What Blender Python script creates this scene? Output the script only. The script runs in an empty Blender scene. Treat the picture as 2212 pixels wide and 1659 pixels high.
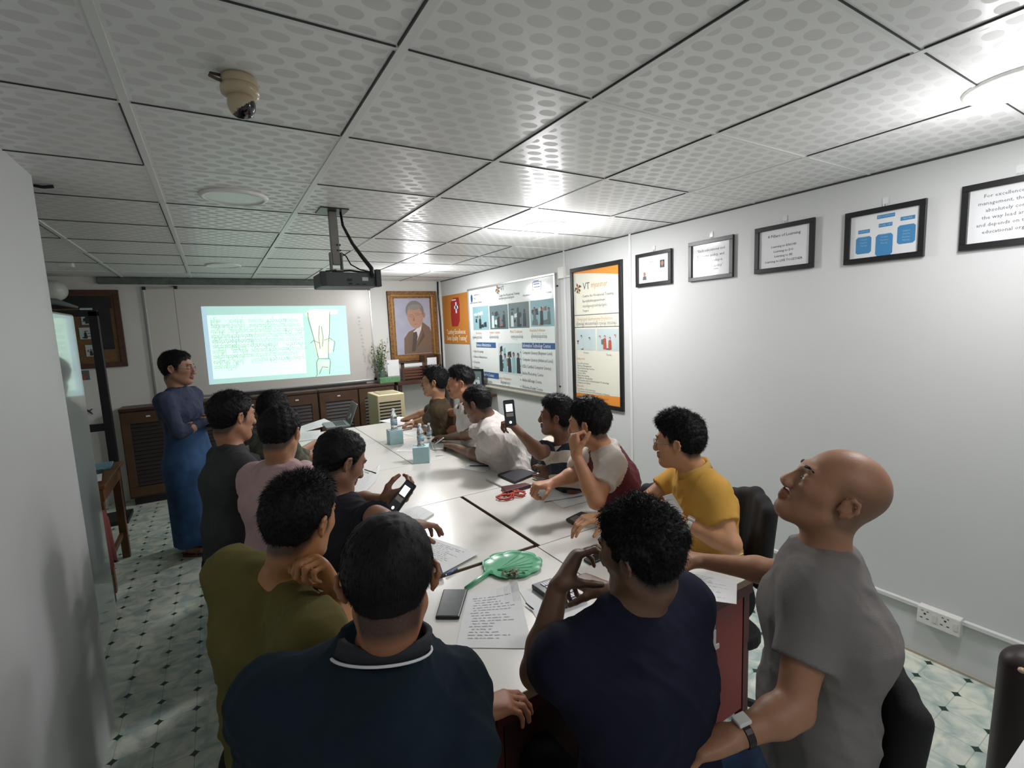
import bpy, math, random
import numpy as np
from mathutils import Vector, Matrix

# ------------------------------------------------------------------ camera, world, exposure
C = bpy.context.scene.collection
SC = bpy.context.scene
CAM = np.array([0.151, -1.209, 1.738])
YAW, PITCH, ROLL, FPX = -0.546405, -0.119915, 0.0415225, 1045.48
def _rot(a, b, c):
    ca, sa, cb, sb, cc, sc = math.cos(a), math.sin(a), math.cos(b), math.sin(b), math.cos(c), math.sin(c)
    return (np.array([[ca,-sa,0],[sa,ca,0],[0,0,1]]) @ np.array([[1,0,0],[0,cb,-sb],[0,sb,cb]])
            @ np.array([[cc,0,sc],[0,1,0],[-sc,0,cc]]))
RM = _rot(YAW, PITCH, ROLL)          # columns: right, forward, up
cd = bpy.data.cameras.new('camera'); cam = bpy.data.objects.new('camera', cd); C.objects.link(cam)
cd.sensor_fit = 'HORIZONTAL'; cd.sensor_width = 36; cd.lens = FPX/2212*36; cd.clip_start = .02
m4 = Matrix(((RM[0,0],RM[0,2],-RM[0,1],CAM[0]),(RM[1,0],RM[1,2],-RM[1,1],CAM[1]),(RM[2,0],RM[2,2],-RM[2,1],CAM[2]),(0,0,0,1)))
cam.matrix_world = m4
SC.camera = cam
w = bpy.data.worlds.new('world'); SC.world = w; w.use_nodes = True
w.node_tree.nodes['Background'].inputs[0].default_value = (.8,.9,1,1)
w.node_tree.nodes['Background'].inputs[1].default_value = 0.05
SC.view_settings.view_transform = 'Standard'; SC.view_settings.look = 'None'
SC.view_settings.gamma = 1; SC.view_settings.use_curve_mapping = False
SC.view_settings.exposure = 0.24
LAMP_W = 15.0          # watts of each lit ceiling panel
FILL_RATIO = 1.15  # added point fill under each lit panel, relative to the panel watts
random.seed(7)
# surveying helpers: a sight line met with a plane of the room gives the real place of a thing
def ray(px, py): return RM @ np.array([(px-1106)/FPX, 1, -(py-829.5)/FPX])
def at(px, py, d): return CAM + ray(px, py)*d
def atz(px, py, z): r = ray(px, py); return CAM + r*((z-CAM[2])/r[2])
def aty(px, py, y): r = ray(px, py); return CAM + r*((y-CAM[1])/r[1])
def atx(px, py, x): r = ray(px, py); return CAM + r*((x-CAM[0])/r[0])
XR, YB, ZC, ZT = 3.04, 5.42, 2.419, 0.76   # right wall, back wall, ceiling, table top

# ------------------------------------------------------------------ materials
def lin(h):
    if isinstance(h, str):
        v = [int(h[i:i+2], 16)/255 for i in (0,2,4)]
    else: v = h
    return tuple(((c+.055)/1.055)**2.4 if c > .04045 else c/12.92 for c in v) + (1,)
MATS = {}
def mat(name, col, rough=.6, metal=0, bump=0, bscale=60, var=0, vscale=8, spec=.5, trans=0, emit=0, coat=0, col2=None, alpha=1, sss=0):
    if name in MATS: return MATS[name]
    m = bpy.data.materials.new(name); m.use_nodes = True; nt = m.node_tree; b = nt.nodes['Principled BSDF']
    b.inputs['Base Color'].default_value = lin(col); b.inputs['Roughness'].default_value = rough
    b.inputs['Metallic'].default_value = metal; b.inputs['Specular IOR Level'].default_value = spec
    b.inputs['Transmission Weight'].default_value = trans; b.inputs['Coat Weight'].default_value = coat
    b.inputs['Alpha'].default_value = alpha
    if sss: b.inputs['Subsurface Weight'].default_value = sss; b.inputs['Subsurface Radius'].default_value = (.01,.004,.002); b.inputs['Subsurface Scale'].default_value = 1
    if emit: b.inputs['Emission Color'].default_value = lin(col); b.inputs['Emission Strength'].default_value = emit
    tc = nt.nodes.new('ShaderNodeTexCoord')
    if var or col2:
        n = nt.nodes.new('ShaderNodeTexNoise'); n.inputs['Scale'].default_value = vscale; n.inputs['Detail'].default_value = 4
        nt.links.new(tc.outputs['Object'], n.inputs['Vector'])
        r = nt.nodes.new('ShaderNodeValToRGB'); r.color_ramp.elements[0].position = .35; r.color_ramp.elements[1].position = .65
        c = lin(col); c2 = lin(col2) if col2 else tuple(min(1, x*(1+var)) for x in c[:3])+(1,)
        c1 = c if col2 else tuple(x*(1-var) for x in c[:3])+(1,)
        r.color_ramp.elements[0].color = c1; r.color_ramp.elements[1].color = c2
        nt.links.new(n.outputs['Fac'], r.inputs['Fac']); nt.links.new(r.outputs['Color'], b.inputs['Base Color'])
    if bump:
        n2 = nt.nodes.new('ShaderNodeTexNoise'); n2.inputs['Scale'].default_value = bscale; n2.inputs['Detail'].default_value = 3
        nt.links.new(tc.outputs['Object'], n2.inputs['Vector'])
        bp = nt.nodes.new('ShaderNodeBump'); bp.inputs['Strength'].default_value = bump; bp.inputs['Distance'].default_value = .01
        nt.links.new(n2.outputs['Fac'], bp.inputs['Height']); nt.links.new(bp.outputs['Normal'], b.inputs['Normal'])
    MATS[name] = m; return m
def nodes(m): return m.node_tree, m.node_tree.nodes['Principled BSDF'], m.node_tree.nodes, m.node_tree.links
def mnode(nt, op, a, b=None, c=None):
    n = nt.nodes.new('ShaderNodeMath'); n.operation = op
    for i, v in enumerate((a, b, c)):
        if v is None: continue
        if isinstance(v, (int, float)): n.inputs[i].default_value = v
        else: nt.links.new(v, n.inputs[i])
    return n.outputs[0]
def mixc(nt, f, a, b):
    n = nt.nodes.new('ShaderNodeMix'); n.data_type = 'RGBA'
    if isinstance(f, (int, float)): n.inputs[0].default_value = f
    else: nt.links.new(f, n.inputs[0])
    for i, v in ((6, a), (7, b)):
        if isinstance(v, tuple): n.inputs[i].default_value = v
        else: nt.links.new(v, n.inputs[i])
    return n.outputs[2]

# ------------------------------------------------------------------ mesh building
def link(o, parent=None):
    C.objects.link(o)
    if parent is not None: o.parent = parent
    return o
def wloc(o):
    v = np.array(o.location[:])
    while o.parent: o = o.parent; v = v + np.array(o.location[:])
    return v
def thing(name, label, cat, loc=(0,0,0), group=None):
    o = bpy.data.objects.new(name, None); o.empty_display_size = .05; o.location = tuple(float(v) for v in loc); C.objects.link(o)
    o['label'] = label; o['category'] = cat
    if group: o['group'] = group
    return o
def tag(o, label, cat, group=None):
    o['label'] = label; o['category'] = cat
    if group: o['group'] = group
    return o
def structure(o): o['kind'] = 'structure'; return o
class MB:
    def __init__(s, O=(0,0,0), U=(1,0,0), V=(0,1,0), N=(0,0,1)):
        s.v = []; s.f = []; s.m = []; s.mi = 0
        s.fr(O, U, V, N)
    def fr(s, O=(0,0,0), U=(1,0,0), V=(0,1,0), N=(0,0,1)):
        s.O = np.array(O, float); s.B = np.array([U, V, N], float); return s
    def P(s, p): return s.O + np.array(p, float) @ s.B
    def add(s, pts, faces):
        b = len(s.v); s.v += [tuple(s.P(p)) for p in pts]
        s.f += [tuple(b+i for i in f) for f in faces]; s.m += [s.mi]*len(faces); return s
    def mat(s, i): s.mi = i; return s
    def box(s, a, b):
        (x0,y0,z0),(x1,y1,z1) = a, b
        return s.add([(x0,y0,z0),(x1,y0,z0),(x1,y1,z0),(x0,y1,z0),(x0,y0,z1),(x1,y0,z1),(x1,y1,z1),(x0,y1,z1)],
                     [(0,3,2,1),(4,5,6,7),(0,1,5,4),(1,2,6,5),(2,3,7,6),(3,0,4,7)])
    def rbox(s, a, b, r=.01, n=4):     # box with rounded vertical (third axis) corners
        (x0,y0,z0),(x1,y1,z1) = a, b; pts = []
        for cx, cy, t0 in ((x1-r,y1-r,0),(x0+r,y1-r,90),(x0+r,y0+r,180),(x1-r,y0+r,270)):
            for i in range(n+1):
                t = math.radians(t0+90*i/n); pts.append((cx+r*math.cos(t), cy+r*math.sin(t)))
        return s.prism(pts, z0, z1)
    def prism(s, pts, z0, z1):
        n = len(pts); return s.add([(x,y,z0) for x,y in pts]+[(x,y,z1) for x,y in pts],
            [tuple(range(n))[::-1], tuple(range(n,2*n))]+[(i,(i+1)%n,n+(i+1)%n,n+i) for i in range(n)])
    def poly(s, pts, z=0): return s.add([(x,y,z) for x,y in pts], [tuple(range(len(pts)))])
    def rect(s, x0, y0, x1, y1, z=0): return s.poly([(x0,y0),(x1,y0),(x1,y1),(x0,y1)], z)
    def disc(s, x, y, rx, ry=None, z=0, n=20, rot=0):
        ry = ry or rx; c, sn = math.cos(rot), math.sin(rot)
        return s.poly([(x+rx*math.cos(t)*c-ry*math.sin(t)*sn, y+rx*math.cos(t)*sn+ry*math.sin(t)*c) for t in [2*math.pi*i/n for i in range(n)]], z)
    def tube(s, path, r, n=8, cap=True):
        path = [np.array(p, float) for p in path]; k = len(path)
        rr = r if hasattr(r, '__len__') else [r]*k
        pts = []; up = None
        for i in range(k):
            d = path[min(i+1,k-1)]-path[max(i-1,0)]; d = d/(np.linalg.norm(d)+1e-9)
            if up is None: up = np.array([0,0,1.]) if abs(d[2]) < .9 else np.array([1.,0,0])
            a = np.cross(d, up); a /= np.linalg.norm(a)+1e-9; b = np.cross(a, d); up = b
            for j in range(n):
                t = 2*math.pi*j/n; pts.append(path[i]+rr[i]*(a*math.cos(t)+b*math.sin(t)))
        fs = [(i*n+j, i*n+(j+1)%n, (i+1)*n+(j+1)%n, (i+1)*n+j) for i in range(k-1) for j in range(n)]
        if cap: fs += [tuple(range(n))[::-1], tuple((k-1)*n+j for j in range(n))]
        return s.add(pts, fs)
    def lathe(s, prof, c=(0,0,0), n=24):   # profile of (radius, height) about the third axis
        k = len(prof); pts = [(c[0]+r*math.cos(2*math.pi*j/n), c[1]+r*math.sin(2*math.pi*j/n), c[2]+h) for r, h in prof for j in range(n)]
        fs = [(i*n+j, i*n+(j+1)%n, (i+1)*n+(j+1)%n, (i+1)*n+j) for i in range(k-1) for j in range(n)]
        if prof[0][0] > 1e-5: fs.append(tuple(range(n))[::-1])
        if prof[-1][0] > 1e-5: fs.append(tuple((k-1)*n+j for j in range(n)))
        return s.add(pts, fs)
    def ell(s, c, r, nu=16, nv=10):
        pts = [(c[0]+r[0]*math.sin(math.pi*i/nv)*math.cos(2*math.pi*j/nu), c[1]+r[1]*math.sin(math.pi*i/nv)*math.sin(2*math.pi*j/nu), c[2]+r[2]*math.cos(math.pi*i/nv)) for i in range(nv+1) for j in range(nu)]
        return s.add(pts, [(i*nu+j, (i+1)*nu+j, (i+1)*nu+(j+1)%nu, i*nu+(j+1)%nu) for i in range(nv) for j in range(nu)])
    def text(s, txt, size, x, y, z=0, align='LEFT', sx=1, thick=0):
        cu = bpy.data.curves.new('t', 'FONT'); cu.body = txt; cu.size = size; cu.align_x = align; cu.align_y = 'CENTER'; cu.resolution_u = 1
        if thick: cu.offset = thick
        o = bpy.data.objects.new('t', cu); me = bpy.data.meshes.new_from_object(o)
        pts = [(x+v.co.x*sx, y+v.co.y, z) for v in me.vertices]
        s.add(pts, [tuple(p.vertices) for p in me.polygons])
        bpy.data.objects.remove(o); bpy.data.curves.remove(cu); bpy.data.meshes.remove(me); return s
    def build(s, name, mats, parent=None, smooth=False, bevel=0, origin=None, seg=2):
        if not isinstance(mats, (list, tuple)): mats = [mats]
        me = bpy.data.meshes.new(name); o = bpy.data.objects.new(name, me)
        V = np.array(s.v)
        off = wloc(parent) if parent is not None else np.array(origin if origin is not None else (V.min(0)+V.max(0))/2*np.array([1,1,0])+np.array([0,0,V[:,2].min()]))
        me.from_pydata([tuple(p) for p in V-off], [], s.f)
        for m in mats: me.materials.append(m)
        me.polygons.foreach_set('material_index', s.m)
        if smooth: me.polygons.foreach_set('use_smooth', [True]*len(s.f))
        me.update()
        link(o, parent)
        if parent is None: o.location = tuple(off)
        if bevel:
            b = o.modifiers.new('bevel', 'BEVEL'); b.width = bevel; b.segments = seg; b.limit_method = 'ANGLE'; b.angle_limit = .7
        return o
WR = dict(O=(XR,0,0), U=(0,-1,0), V=(0,0,1), N=(-1,0,0))    # right wall frame: u = -y, v = z, n into the room
WB = dict(O=(0,YB,0), U=(1,0,0), V=(0,0,1), N=(0,-1,0))     # back wall frame: u = x, v = z
# ------------------------------------------------------------------ bodies: one blended surface per figure
VOX = 0.0042
def nrm(v): v = np.array(v, float); return v/(np.linalg.norm(v)+1e-9)
class Field:
    def __init__(s): s.p = []
    def cone(s, a, b, ra, rb, k=.02, flat=None, wide=None, op=0):
        # flat: cut square at b; wide: (axis, factor) flattened section
        s.p.append(('c', np.array(a,float), np.array(b,float), ra, rb, k, flat, wide, op)); return s
    def ell(s, c, r, ax=None, k=.02, op=0):
        s.p.append(('e', np.array(c,float), np.array(r,float), np.eye(3) if ax is None else np.array(ax,float), 0, k, None, None, op)); return s
    def cut(s, pt, n, k=.006):           # keep the side against n
        s.p.append(('h', np.array(pt,float), nrm(n), 0, 0, k, None, None, 2)); return s
    def inflate(s, t):
        f = Field()
        for q in s.p:
            q = list(q)
            if q[0] == 'c': q[3] += t; q[4] += t
            elif q[0] == 'e': q[2] = q[2]+t
            f.p.append(tuple(q))
        return f
    def bounds(s):
        lo, hi = [], []
        for q in s.p:
            if q[8]: continue
            if q[0] == 'c':
                w = q[7][1] if q[7] else 1
                r = max(q[3], q[4])*w; lo.append(np.minimum(q[1],q[2])-r); hi.append(np.maximum(q[1],q[2])+r)
            else: r = max(q[2]); lo.append(q[1]-r); hi.append(q[1]+r)
        return np.min(lo, 0), np.max(hi, 0)
    def mesh(s, h, noise=None):
        lo, hi = s.bounds(); lo = lo-3*h; hi = hi+3*h
        n = np.ceil((hi-lo)/h).astype(int)+1
        ax = [(lo[i]+h*np.arange(n[i])).astype(np.float32) for i in range(3)]
        F = np.full(n, .06, np.float32)
        for q in s.p:
            typ, a, b, ra, rb, k, flat, wide, op = q
            if typ == 'h':
                d = sum((ax[i].reshape([-1 if j == i else 1 for j in range(3)])-a[i])*b[i] for i in range(3))
                F = np.maximum(F, d); continue
            if typ == 'c':
                w = wide[1] if wide else 1
                r = max(ra, rb)*w; l0 = np.minimum(a,b)-r-k-3*h; h0 = np.maximum(a,b)+r+k+3*h
            else:
                r = max(b); l0 = a-r-k-3*h; h0 = a+r+k+3*h
            i0 = np.clip(((l0-lo)/h).astype(int), 0, n); i1 = np.clip(((h0-lo)/h).astype(int)+1, 0, n)
            if (i1 <= i0).any(): continue
            X = ax[0][i0[0]:i1[0], None, None]; Y = ax[1][None, i0[1]:i1[1], None]; Z = ax[2][None, None, i0[2]:i1[2]]
            if typ == 'c':
                px, py, pz = X-a[0], Y-a[1], Z-a[2]; ba = b-a
                if wide:
                    u = wide[0]; g = 1/wide[1]-1; dd = (px*u[0]+py*u[1]+pz*u[2])*g
                    px, py, pz = px+dd*u[0], py+dd*u[1], pz+dd*u[2]; ba = ba+u*(ba@u)*g
                L2 = ba@ba+1e-9
                t0 = (px*ba[0]+py*ba[1]+pz*ba[2])/L2; t = np.clip(t0, 0, 1)
                d = np.sqrt((px-t*ba[0])**2+(py-t*ba[1])**2+(pz-t*ba[2])**2)-(ra+(rb-ra)*t)
                if flat: d = np.maximum(d, (t0-1)*math.sqrt(L2))
            else:
                M = np.array([ra_ for ra_ in q[3]]) if False else q[3]
                px, py, pz = X-a[0], Y-a[1], Z-a[2]
                e = [(px*M[i][0]+py*M[i][1]+pz*M[i][2]) for i in range(3)]
                k0 = np.sqrt(sum((e[i]/b[i])**2 for i in range(3))); k1 = np.sqrt(sum((e[i]/b[i]**2)**2 for i in range(3)))+1e-6
                d = k0*(k0-1)/k1
            sl = (slice(i0[0],i1[0]), slice(i0[1],i1[1]), slice(i0[2],i1[2])); G = F[sl]
            if op == 0:
                hh = np.maximum(k-np.abs(G-d), 0)/k; F[sl] = np.minimum(G, d)-hh*hh*k/4
            else:
                d = -d; hh = np.maximum(k-np.abs(G-d), 0)/k; F[sl] = np.maximum(G, d)+hh*hh*k/4
        if noise: F += noise(ax[0][:,None,None], ax[1][None,:,None], ax[2][None,None,:]).astype(np.float32)
        F[0]=F[-1]=.06; F[:,0]=F[:,-1]=.06; F[:,:,0]=F[:,:,-1]=.06
        return nets(F, lo, h)
def nets(F, lo, h):
    S = F < 0
    A = S[:-1,:-1,:-1]; cnt = np.zeros(A.shape, np.int8)
    offs = [(i,j,k) for i in (0,1) for j in (0,1) for k in (0,1)]
    for i,j,k in offs: cnt += S[i:i+A.shape[0], j:j+A.shape[1], k:k+A.shape[2]]
    ci, cj, ck = np.nonzero((cnt > 0) & (cnt < 8))
    val = {o: F[ci+o[0], cj+o[1], ck+o[2]] for o in offs}
    P = np.zeros((len(ci),3)); W = np.zeros(len(ci))
    for o in offs:
        for a in range(3):
            if o[a] == 0:
                o2 = tuple(1 if b == a else o[b] for b in range(3)); v0, v1 = val[o], val[o2]
                m = (v0 < 0) != (v1 < 0); t = np.where(m, v0/np.where(m, v0-v1, 1), 0)
                pt = np.array(o, float)[None,:].repeat(len(ci),0); pt[:,a] += t
                P += pt*m[:,None]; W += m
    V = (P/W[:,None]+np.c_[ci,cj,ck])*h+lo
    idx = np.full(A.shape, -1, np.int32); idx[ci,cj,ck] = np.arange(len(ci))
    quads = []
    for a in range(3):
        b, c = (a+1)%3, (a+2)%3
        sl0 = [slice(None)]*3; sl1 = [slice(None)]*3; sl0[a] = slice(None,-1); sl1[a] = slice(1,None)
        S0, S1 = S[tuple(sl0)], S[tuple(sl1)]
        e = np.argwhere(S0 != S1)
        e = e[(e[:,b] > 0) & (e[:,c] > 0)]; e = e[(e[:,b] < S.shape[b]-1) & (e[:,c] < S.shape[c]-1)]
        ins = S[tuple(e.T)]
        q = []
        for db, dc in ((1,1),(0,1),(0,0),(1,0)):
            f = e.copy(); f[:,b] -= db; f[:,c] -= dc; q.append(idx[tuple(f.T)])
        Q = np.stack(q, 1); Q[~ins] = Q[~ins][:, ::-1]; quads.append(Q)
    return V, np.concatenate(quads)
def mesh_obj(name, V, Q, mats, parent, idx=None, smooth=True):
    me = bpy.data.meshes.new(name); off = wloc(parent)
    me.vertices.add(len(V)); me.vertices.foreach_set('co', (V-off).astype(np.float32).ravel())
    k = Q.shape[1]; me.loops.add(len(Q)*k); me.loops.foreach_set('vertex_index', Q.astype(np.int32).ravel())
    me.polygons.add(len(Q)); me.polygons.foreach_set('loop_start', np.arange(0, len(Q)*k, k, dtype=np.int32))
    if not isinstance(mats, (list, tuple)): mats = [mats]
    for m in mats: me.materials.append(m)
    if idx is not None: me.polygons.foreach_set('material_index', idx.astype(np.int32))
    me.update(calc_edges=True)
    if smooth: me.polygons.foreach_set('use_smooth', np.ones(len(Q), bool))
    o = bpy.data.objects.new(name, me); return link(o, parent)
def folds(seed, amp):
    r = np.random.RandomState(seed); W = []
    for i in range(7):
        d = nrm(r.randn(3)*[1,1,.7]); W.append((d*r.uniform(22, 60), r.uniform(0, 6.28)))
    def f(X, Y, Z):
        u = .035*np.sin(13*Y+5*Z+seed)+.03*np.sin(17*Z+9*X)
        s = 0
        for k, ph in W: s = s+(1-np.abs(np.sin(k[0]*(X+u)+k[1]*Y+k[2]*(Z+u)+ph)))**2
        return -amp*(s/7*2.2-.6)
    return f
def frame_from(yaw, pitch=0, roll=0):
    # rows: forward, left, up
    y, p, r = map(math.radians, (yaw, pitch, roll))
    f = np.array([math.cos(y)*math.cos(p), math.sin(y)*math.cos(p), math.sin(p)])
    l = np.array([-math.sin(y), math.cos(y), 0]); u = np.cross(f, l)
    l2 = l*math.cos(r)+u*math.sin(r); u2 = u*math.cos(r)-l*math.sin(r)
    return np.array([f, l2, u2])
SKIN = {}
def skin(name, h):
    m = mat('skin_'+name, h, .5, var=.06, vscale=25, bump=.06, bscale=250, sss=.03); 
    c = lin(h); lip = mat('lip_'+name, tuple(max(0,min(1,x)) for x in (int(h[0:2],16)/255*.88, int(h[2:4],16)/255*.74, int(h[4:6],16)/255*.76)), .45)
    r_ = [int(h[i:i+2],16)/255 for i in (0,2,4)]
    nt, b, N, L = nodes(m)
    if 'fz' not in N:
        at_ = N.new('ShaderNodeAttribute'); at_.name = 'fz'; at_.attribute_name = 'fuzz'; src = b.inputs['Base Color'].links[0].from_socket
        nz = N.new('ShaderNodeTexNoise'); nz.inputs['Scale'].default_value = 700; tc = N.new('ShaderNodeTexCoord'); L.new(tc.outputs['Object'], nz.inputs['Vector'])
        L.new(mixc(nt, mnode(nt, 'MULTIPLY', at_.outputs['Fac'], mnode(nt, 'ADD', mnode(nt, 'MULTIPLY', nz.outputs['Fac'], .6), .6)), src, lin((r_[0]*.30, r_[1]*.30, r_[2]*.34))), b.inputs['Base Color'])
    return [m, lip]
HAIR = mat('hair_black', '0c0b0d', .6, spec=.25); HAIRB = mat('hair_brownblack', '120e0d', .6, spec=.25)
EYEW = mat('eye_white', 'd8d4cc', .25); EYEI = mat('eye_iris', '1a0f0a', .2)
def head_field(F, c, A, s=1.0, ears=1.0):
    g = lambda x, y, z: c+(np.array([x,y,z])*s)@A
    E = lambda p, r, k=.02, op=0: F.ell(g(*p), np.array(r)*s, A, k, op)
    K = lambda p, q, ra, rb, k=.012, op=0: F.cone(g(*p), g(*q), ra*s, rb*s, k, op=op)
    E((-.014,0,.034), (.096,.077,.086), .03)
    E((.03,0,-.028), (.058,.06,.086), .03)
    for d in (1,-1):
        K((.0,.05*d,-.055), (.062,.014*d,-.098), .021, .018, .03)       # jaw
        K((.03,.05*d,-.012), (.064,.036*d,-.016), .018, .016, .025)      # cheekbone
        K((.078,.036*d,.028), (.085,.010*d,.026), .010, .009, .014)      # brow ridge
        E((.098,.031*d,.004), (.018,.019,.013), .014, 1)                 # eye socket
        E((.071,.031*d,.003), (.0165,.018,.0165), .004)                  # lids over the eye
        E((.100,.012*d,-.034), (.011,.009,.009), .008)                   # nostril wing
        K((.086,.020*d,-.058), (.0955,.003*d,-.055), .0035, .0060, .007) # upper lip
        K((.086,.017*d,-.064), (.0940,.003*d,-.068), .0035, .0068, .007) # lower lip
        # ear: rim, lobe, hollow
        ex = -.008; ey = .080
        pts = [(ex+.008,ey,-.012),(ex+.006,ey+.004,.012),(ex-.004,ey+.010,.028),(ex-.018,ey+.014,.024),(ex-.024,ey+.015,.006),(ex-.016,ey+.010,-.014),(ex-.004,ey+.003,-.028)]
        pts = [(x_*.9,.0800+(y_-.080)*1.12,z_*.95-.004) for x_, y_, z_ in pts]
        for a_, b_ in zip(pts, pts[1:]): K((a_[0],a_[1]*d,a_[2]), (b_[0],b_[1]*d,b_[2]), .0044*ears, .0044*ears, .006)
        E((ex-.006,(ey+.004)*d,-.003), (.014,.0055,.024), .006)
    K((.086,0,.016), (.1065,0,-.027), .0080, .0112, .016)                 # nose
    E((.073,0,-.094), (.02,.02,.016), .02)                               # chin
    K((-.03,0,-.02), (-.03,0,-.075), .054, .050, .03)
def hand_field(F, w, d, n, side, curl=(.5,.5,.5,.5), thumb=.5, s=1.0, spread=0.0, tdir=None):
    # w wrist, d finger direction, n palm-facing direction, side = +1/-1 where the thumb leaves
    d = nrm(d); n = nrm(np.array(n)-d*(np.array(n)@d)); t = nrm(np.cross(d, n))*side
    kn = []
    for i, (o, L) in enumerate(((.027,.086),(.008,.089),(-.011,.084),(-.028,.076))):
        k = w+(d*L+t*o)*s; kn.append(k)
        F.cone(w+(t*o*.55+d*.008)*s, k, .0125*s, .0105*s, .016)
    F.ell(w+(d*.045-n*-.004)*s, np.array([.04,.03,.013])*s, np.array([d,t,n]), .02)
    Ls = ((.043,.026,.021),(.048,.030,.022),(.044,.028,.021),(.034,.021,.019))
    for i, k in enumerate(kn):
        ang = 0; p = k; r = .0092 if i < 3 else .0078
        sp = (1.5-i)*spread
        for j, L in enumerate(Ls[i]):
            ang += curl[i]*(1.15, 1.35, .8)[j]
            dd = d*math.cos(ang)+n*math.sin(ang); dd = nrm(dd+t*sp)
            q = p+dd*L*s; F.cone(p, q, r*s, (r-.0009)*s, .004); p = q; r -= .0009
    b = w+(d*.012+t*.020)*s
    td = nrm(tdir) if tdir is not None else nrm(d*.75+t*.75+n*(.25+.4*thumb))
    k1 = b+td*.042*s; F.cone(b, k1, .0145*s, .0115*s, .016)
    td2 = nrm(td+(-t*.5+d*.2)*thumb+n*.3*thumb); k2 = k1+td2*.033*s; F.cone(k1, k2, .0105*s, .0095*s, .006)
    td3 = nrm(td2+(-t*.5)*thumb+n*.2*thumb); F.cone(k2, k2+td3*.026*s, .0095*s, .0078*s, .004)
def hairline(x, style):
    nape = style.get('nape', -.075); side = style.get('side', -.005); fringe = style.get('fringe', .062)
    return np.interp(x, [-.2,-.09,-.055,-.03,-.012,.022,.034,.05,.062,.075,.2], [nape,nape,nape+.004,side-.03,side+.012,side-.004,side+.03,fringe-.022,fringe-.008,fringe,fringe])
def hair_mesh(name, parent, c, A, s, style, m, seed=0, dens=1.0):
    # style: dict(t=thickness, L=strand length, curl, flow, nape, fade)
    t = style.get('t', .012)*.9; nape = style.get('nape', -.075); side = style.get('side', -.005); fringe = style.get('fringe', .062)
    rs = np.random.RandomState(seed)
    F = Field(); g = lambda x, y, z: c+(np.array([x,y,z])*s)@A
    top = style.get('top', 0)
    F.ell(g(-.015,0,.034), (np.array([.096,.078,.086])+t)*s, A, .02)
    if top: F.ell(g(.01,0,.07+top*.4), np.array([.075,.062,.05+top])*s, A, .03)
    F.cone(g(-.03,0,.0), g(-.034,0,nape+.045), (.060+t*.4)*s, (.055+t*.1)*s, .03)
    bx, bz = style.get('bun', (0,0))
    V, Q = F.mesh(.005*s)
    L = (V-c)@A.T/s
    # hairline: keep faces above a curve that runs forehead - temple - sideburn - nape
    def line(x):
        return hairline(x, style)
    hl = line(L[:,0])+.004*np.sin(L[:,1]*150+seed)+.003*np.sin(L[:,0]*240)
    keep = L[:,2] > hl
    # thin the cap toward the hairline (fade)
    dist = np.clip((L[:,2]-hl)/style.get('fade', .03), 0, 1)
    base = np.array([-.015,0,.034]); e = np.array([.096,.078,.086])
    rel = L-base; rr = np.sqrt(((rel/e)**2).sum(1)); surf = base+rel/rr[:,None]*1.012
    low = L[:,2] < -.02
    tgt = L.copy(); sc = (1-dist)[:,None]*.85
    tgt = np.where(low[:,None], L-(rel/np.linalg.norm(rel,axis=1)[:,None])*sc*t*.35, L*(1-sc)+surf*sc)
    lf = sum(np.sin(L@(rs.randn(3)*f_)+rs.uniform(0,6)) for f_ in (55,60,70,80,95,110,130,150))*.0008
    nz = (lf+.0012*np.sin(L[:,0]*330+5*np.sin(L[:,1]*190)+seed)*np.sin(L[:,1]*410+4*np.sin(L[:,2]*170))+.0010*rs.randn(len(L)))*dist
    dirn = rel/np.linalg.norm(rel,axis=1)[:,None]
    tgt = tgt+dirn*nz[:,None]*style.get('rough', 1)
    V2 = c+tgt*s@A if False else c+(tgt*s)@A
    Q = Q[keep[Q].all(1)]
    used = np.unique(Q); remap = np.full(len(V), -1); remap[used] = np.arange(len(used)); Vc = V2[used]; Qc = remap[Q]
    # strands
    n = int(style.get('n', 3500)*dens); pick = rs.choice(used, n); P = V2[pick]; D = dirn[pick]; ds = dist[pick]
    flow = np.array(style.get('flow', (.3,0,-.5)))
    loc = tgt[pick]
    fl = flow[None,:]+np.c_[np.zeros(n), np.sign(loc[:,1])*.25*np.abs(loc[:,1])/.08, np.zeros(n)]
    side_d = np.clip(1-(loc[:,2]-.05)/.06, 0, 1)[:,None]
    lift = style.get('lift', .5)
    dir0 = D*(lift*(1-side_d)+.16*side_d)+fl*(1-side_d)+np.array([[-.15,0,-1.]])*side_d*.8+rs.randn(n,3)*style.get('mess', .25)
    dir0 /= np.linalg.norm(dir0,axis=1)[:,None]
    Ls = (style.get('L', .02)*(.25+.75*ds)*rs.uniform(.5,1.1,n)*(1-.55*side_d[:,0]))[:,None]
    curl = style.get('curl', 0)
    cr = nrm(np.array([.3,.8,.2]))
    P0 = loc-D*.002; perp = np.cross(dir0, D); perp /= np.linalg.norm(perp,axis=1)[:,None]+1e-6
    ph = rs.uniform(0, 6.28, n)[:,None]
    steps = 5 if curl else 3
    rings = []; wd = style.get('w', .0011)
    for i in range(steps+1):
        u = i/steps
        pos = P0+dir0*Ls*u+np.array([[0,0,-1.]])*(u*u)*Ls*.25
        if curl: pos = pos+(perp*np.sin(ph+u*5)*curl+D*np.cos(ph+u*5)*curl*.6)*u
        wdt = wd*(1-u*.85)
        rings.append([pos+perp*wdt, pos-perp*wdt*.5+D*wdt*.9, pos-perp*wdt*.5-D*wdt*.9])
    VV = np.concatenate([np.concatenate(r) for r in rings]) # ring i, corner j: index (i*3+j)*n + s
    qs = []; ar = np.arange(n)
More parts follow.
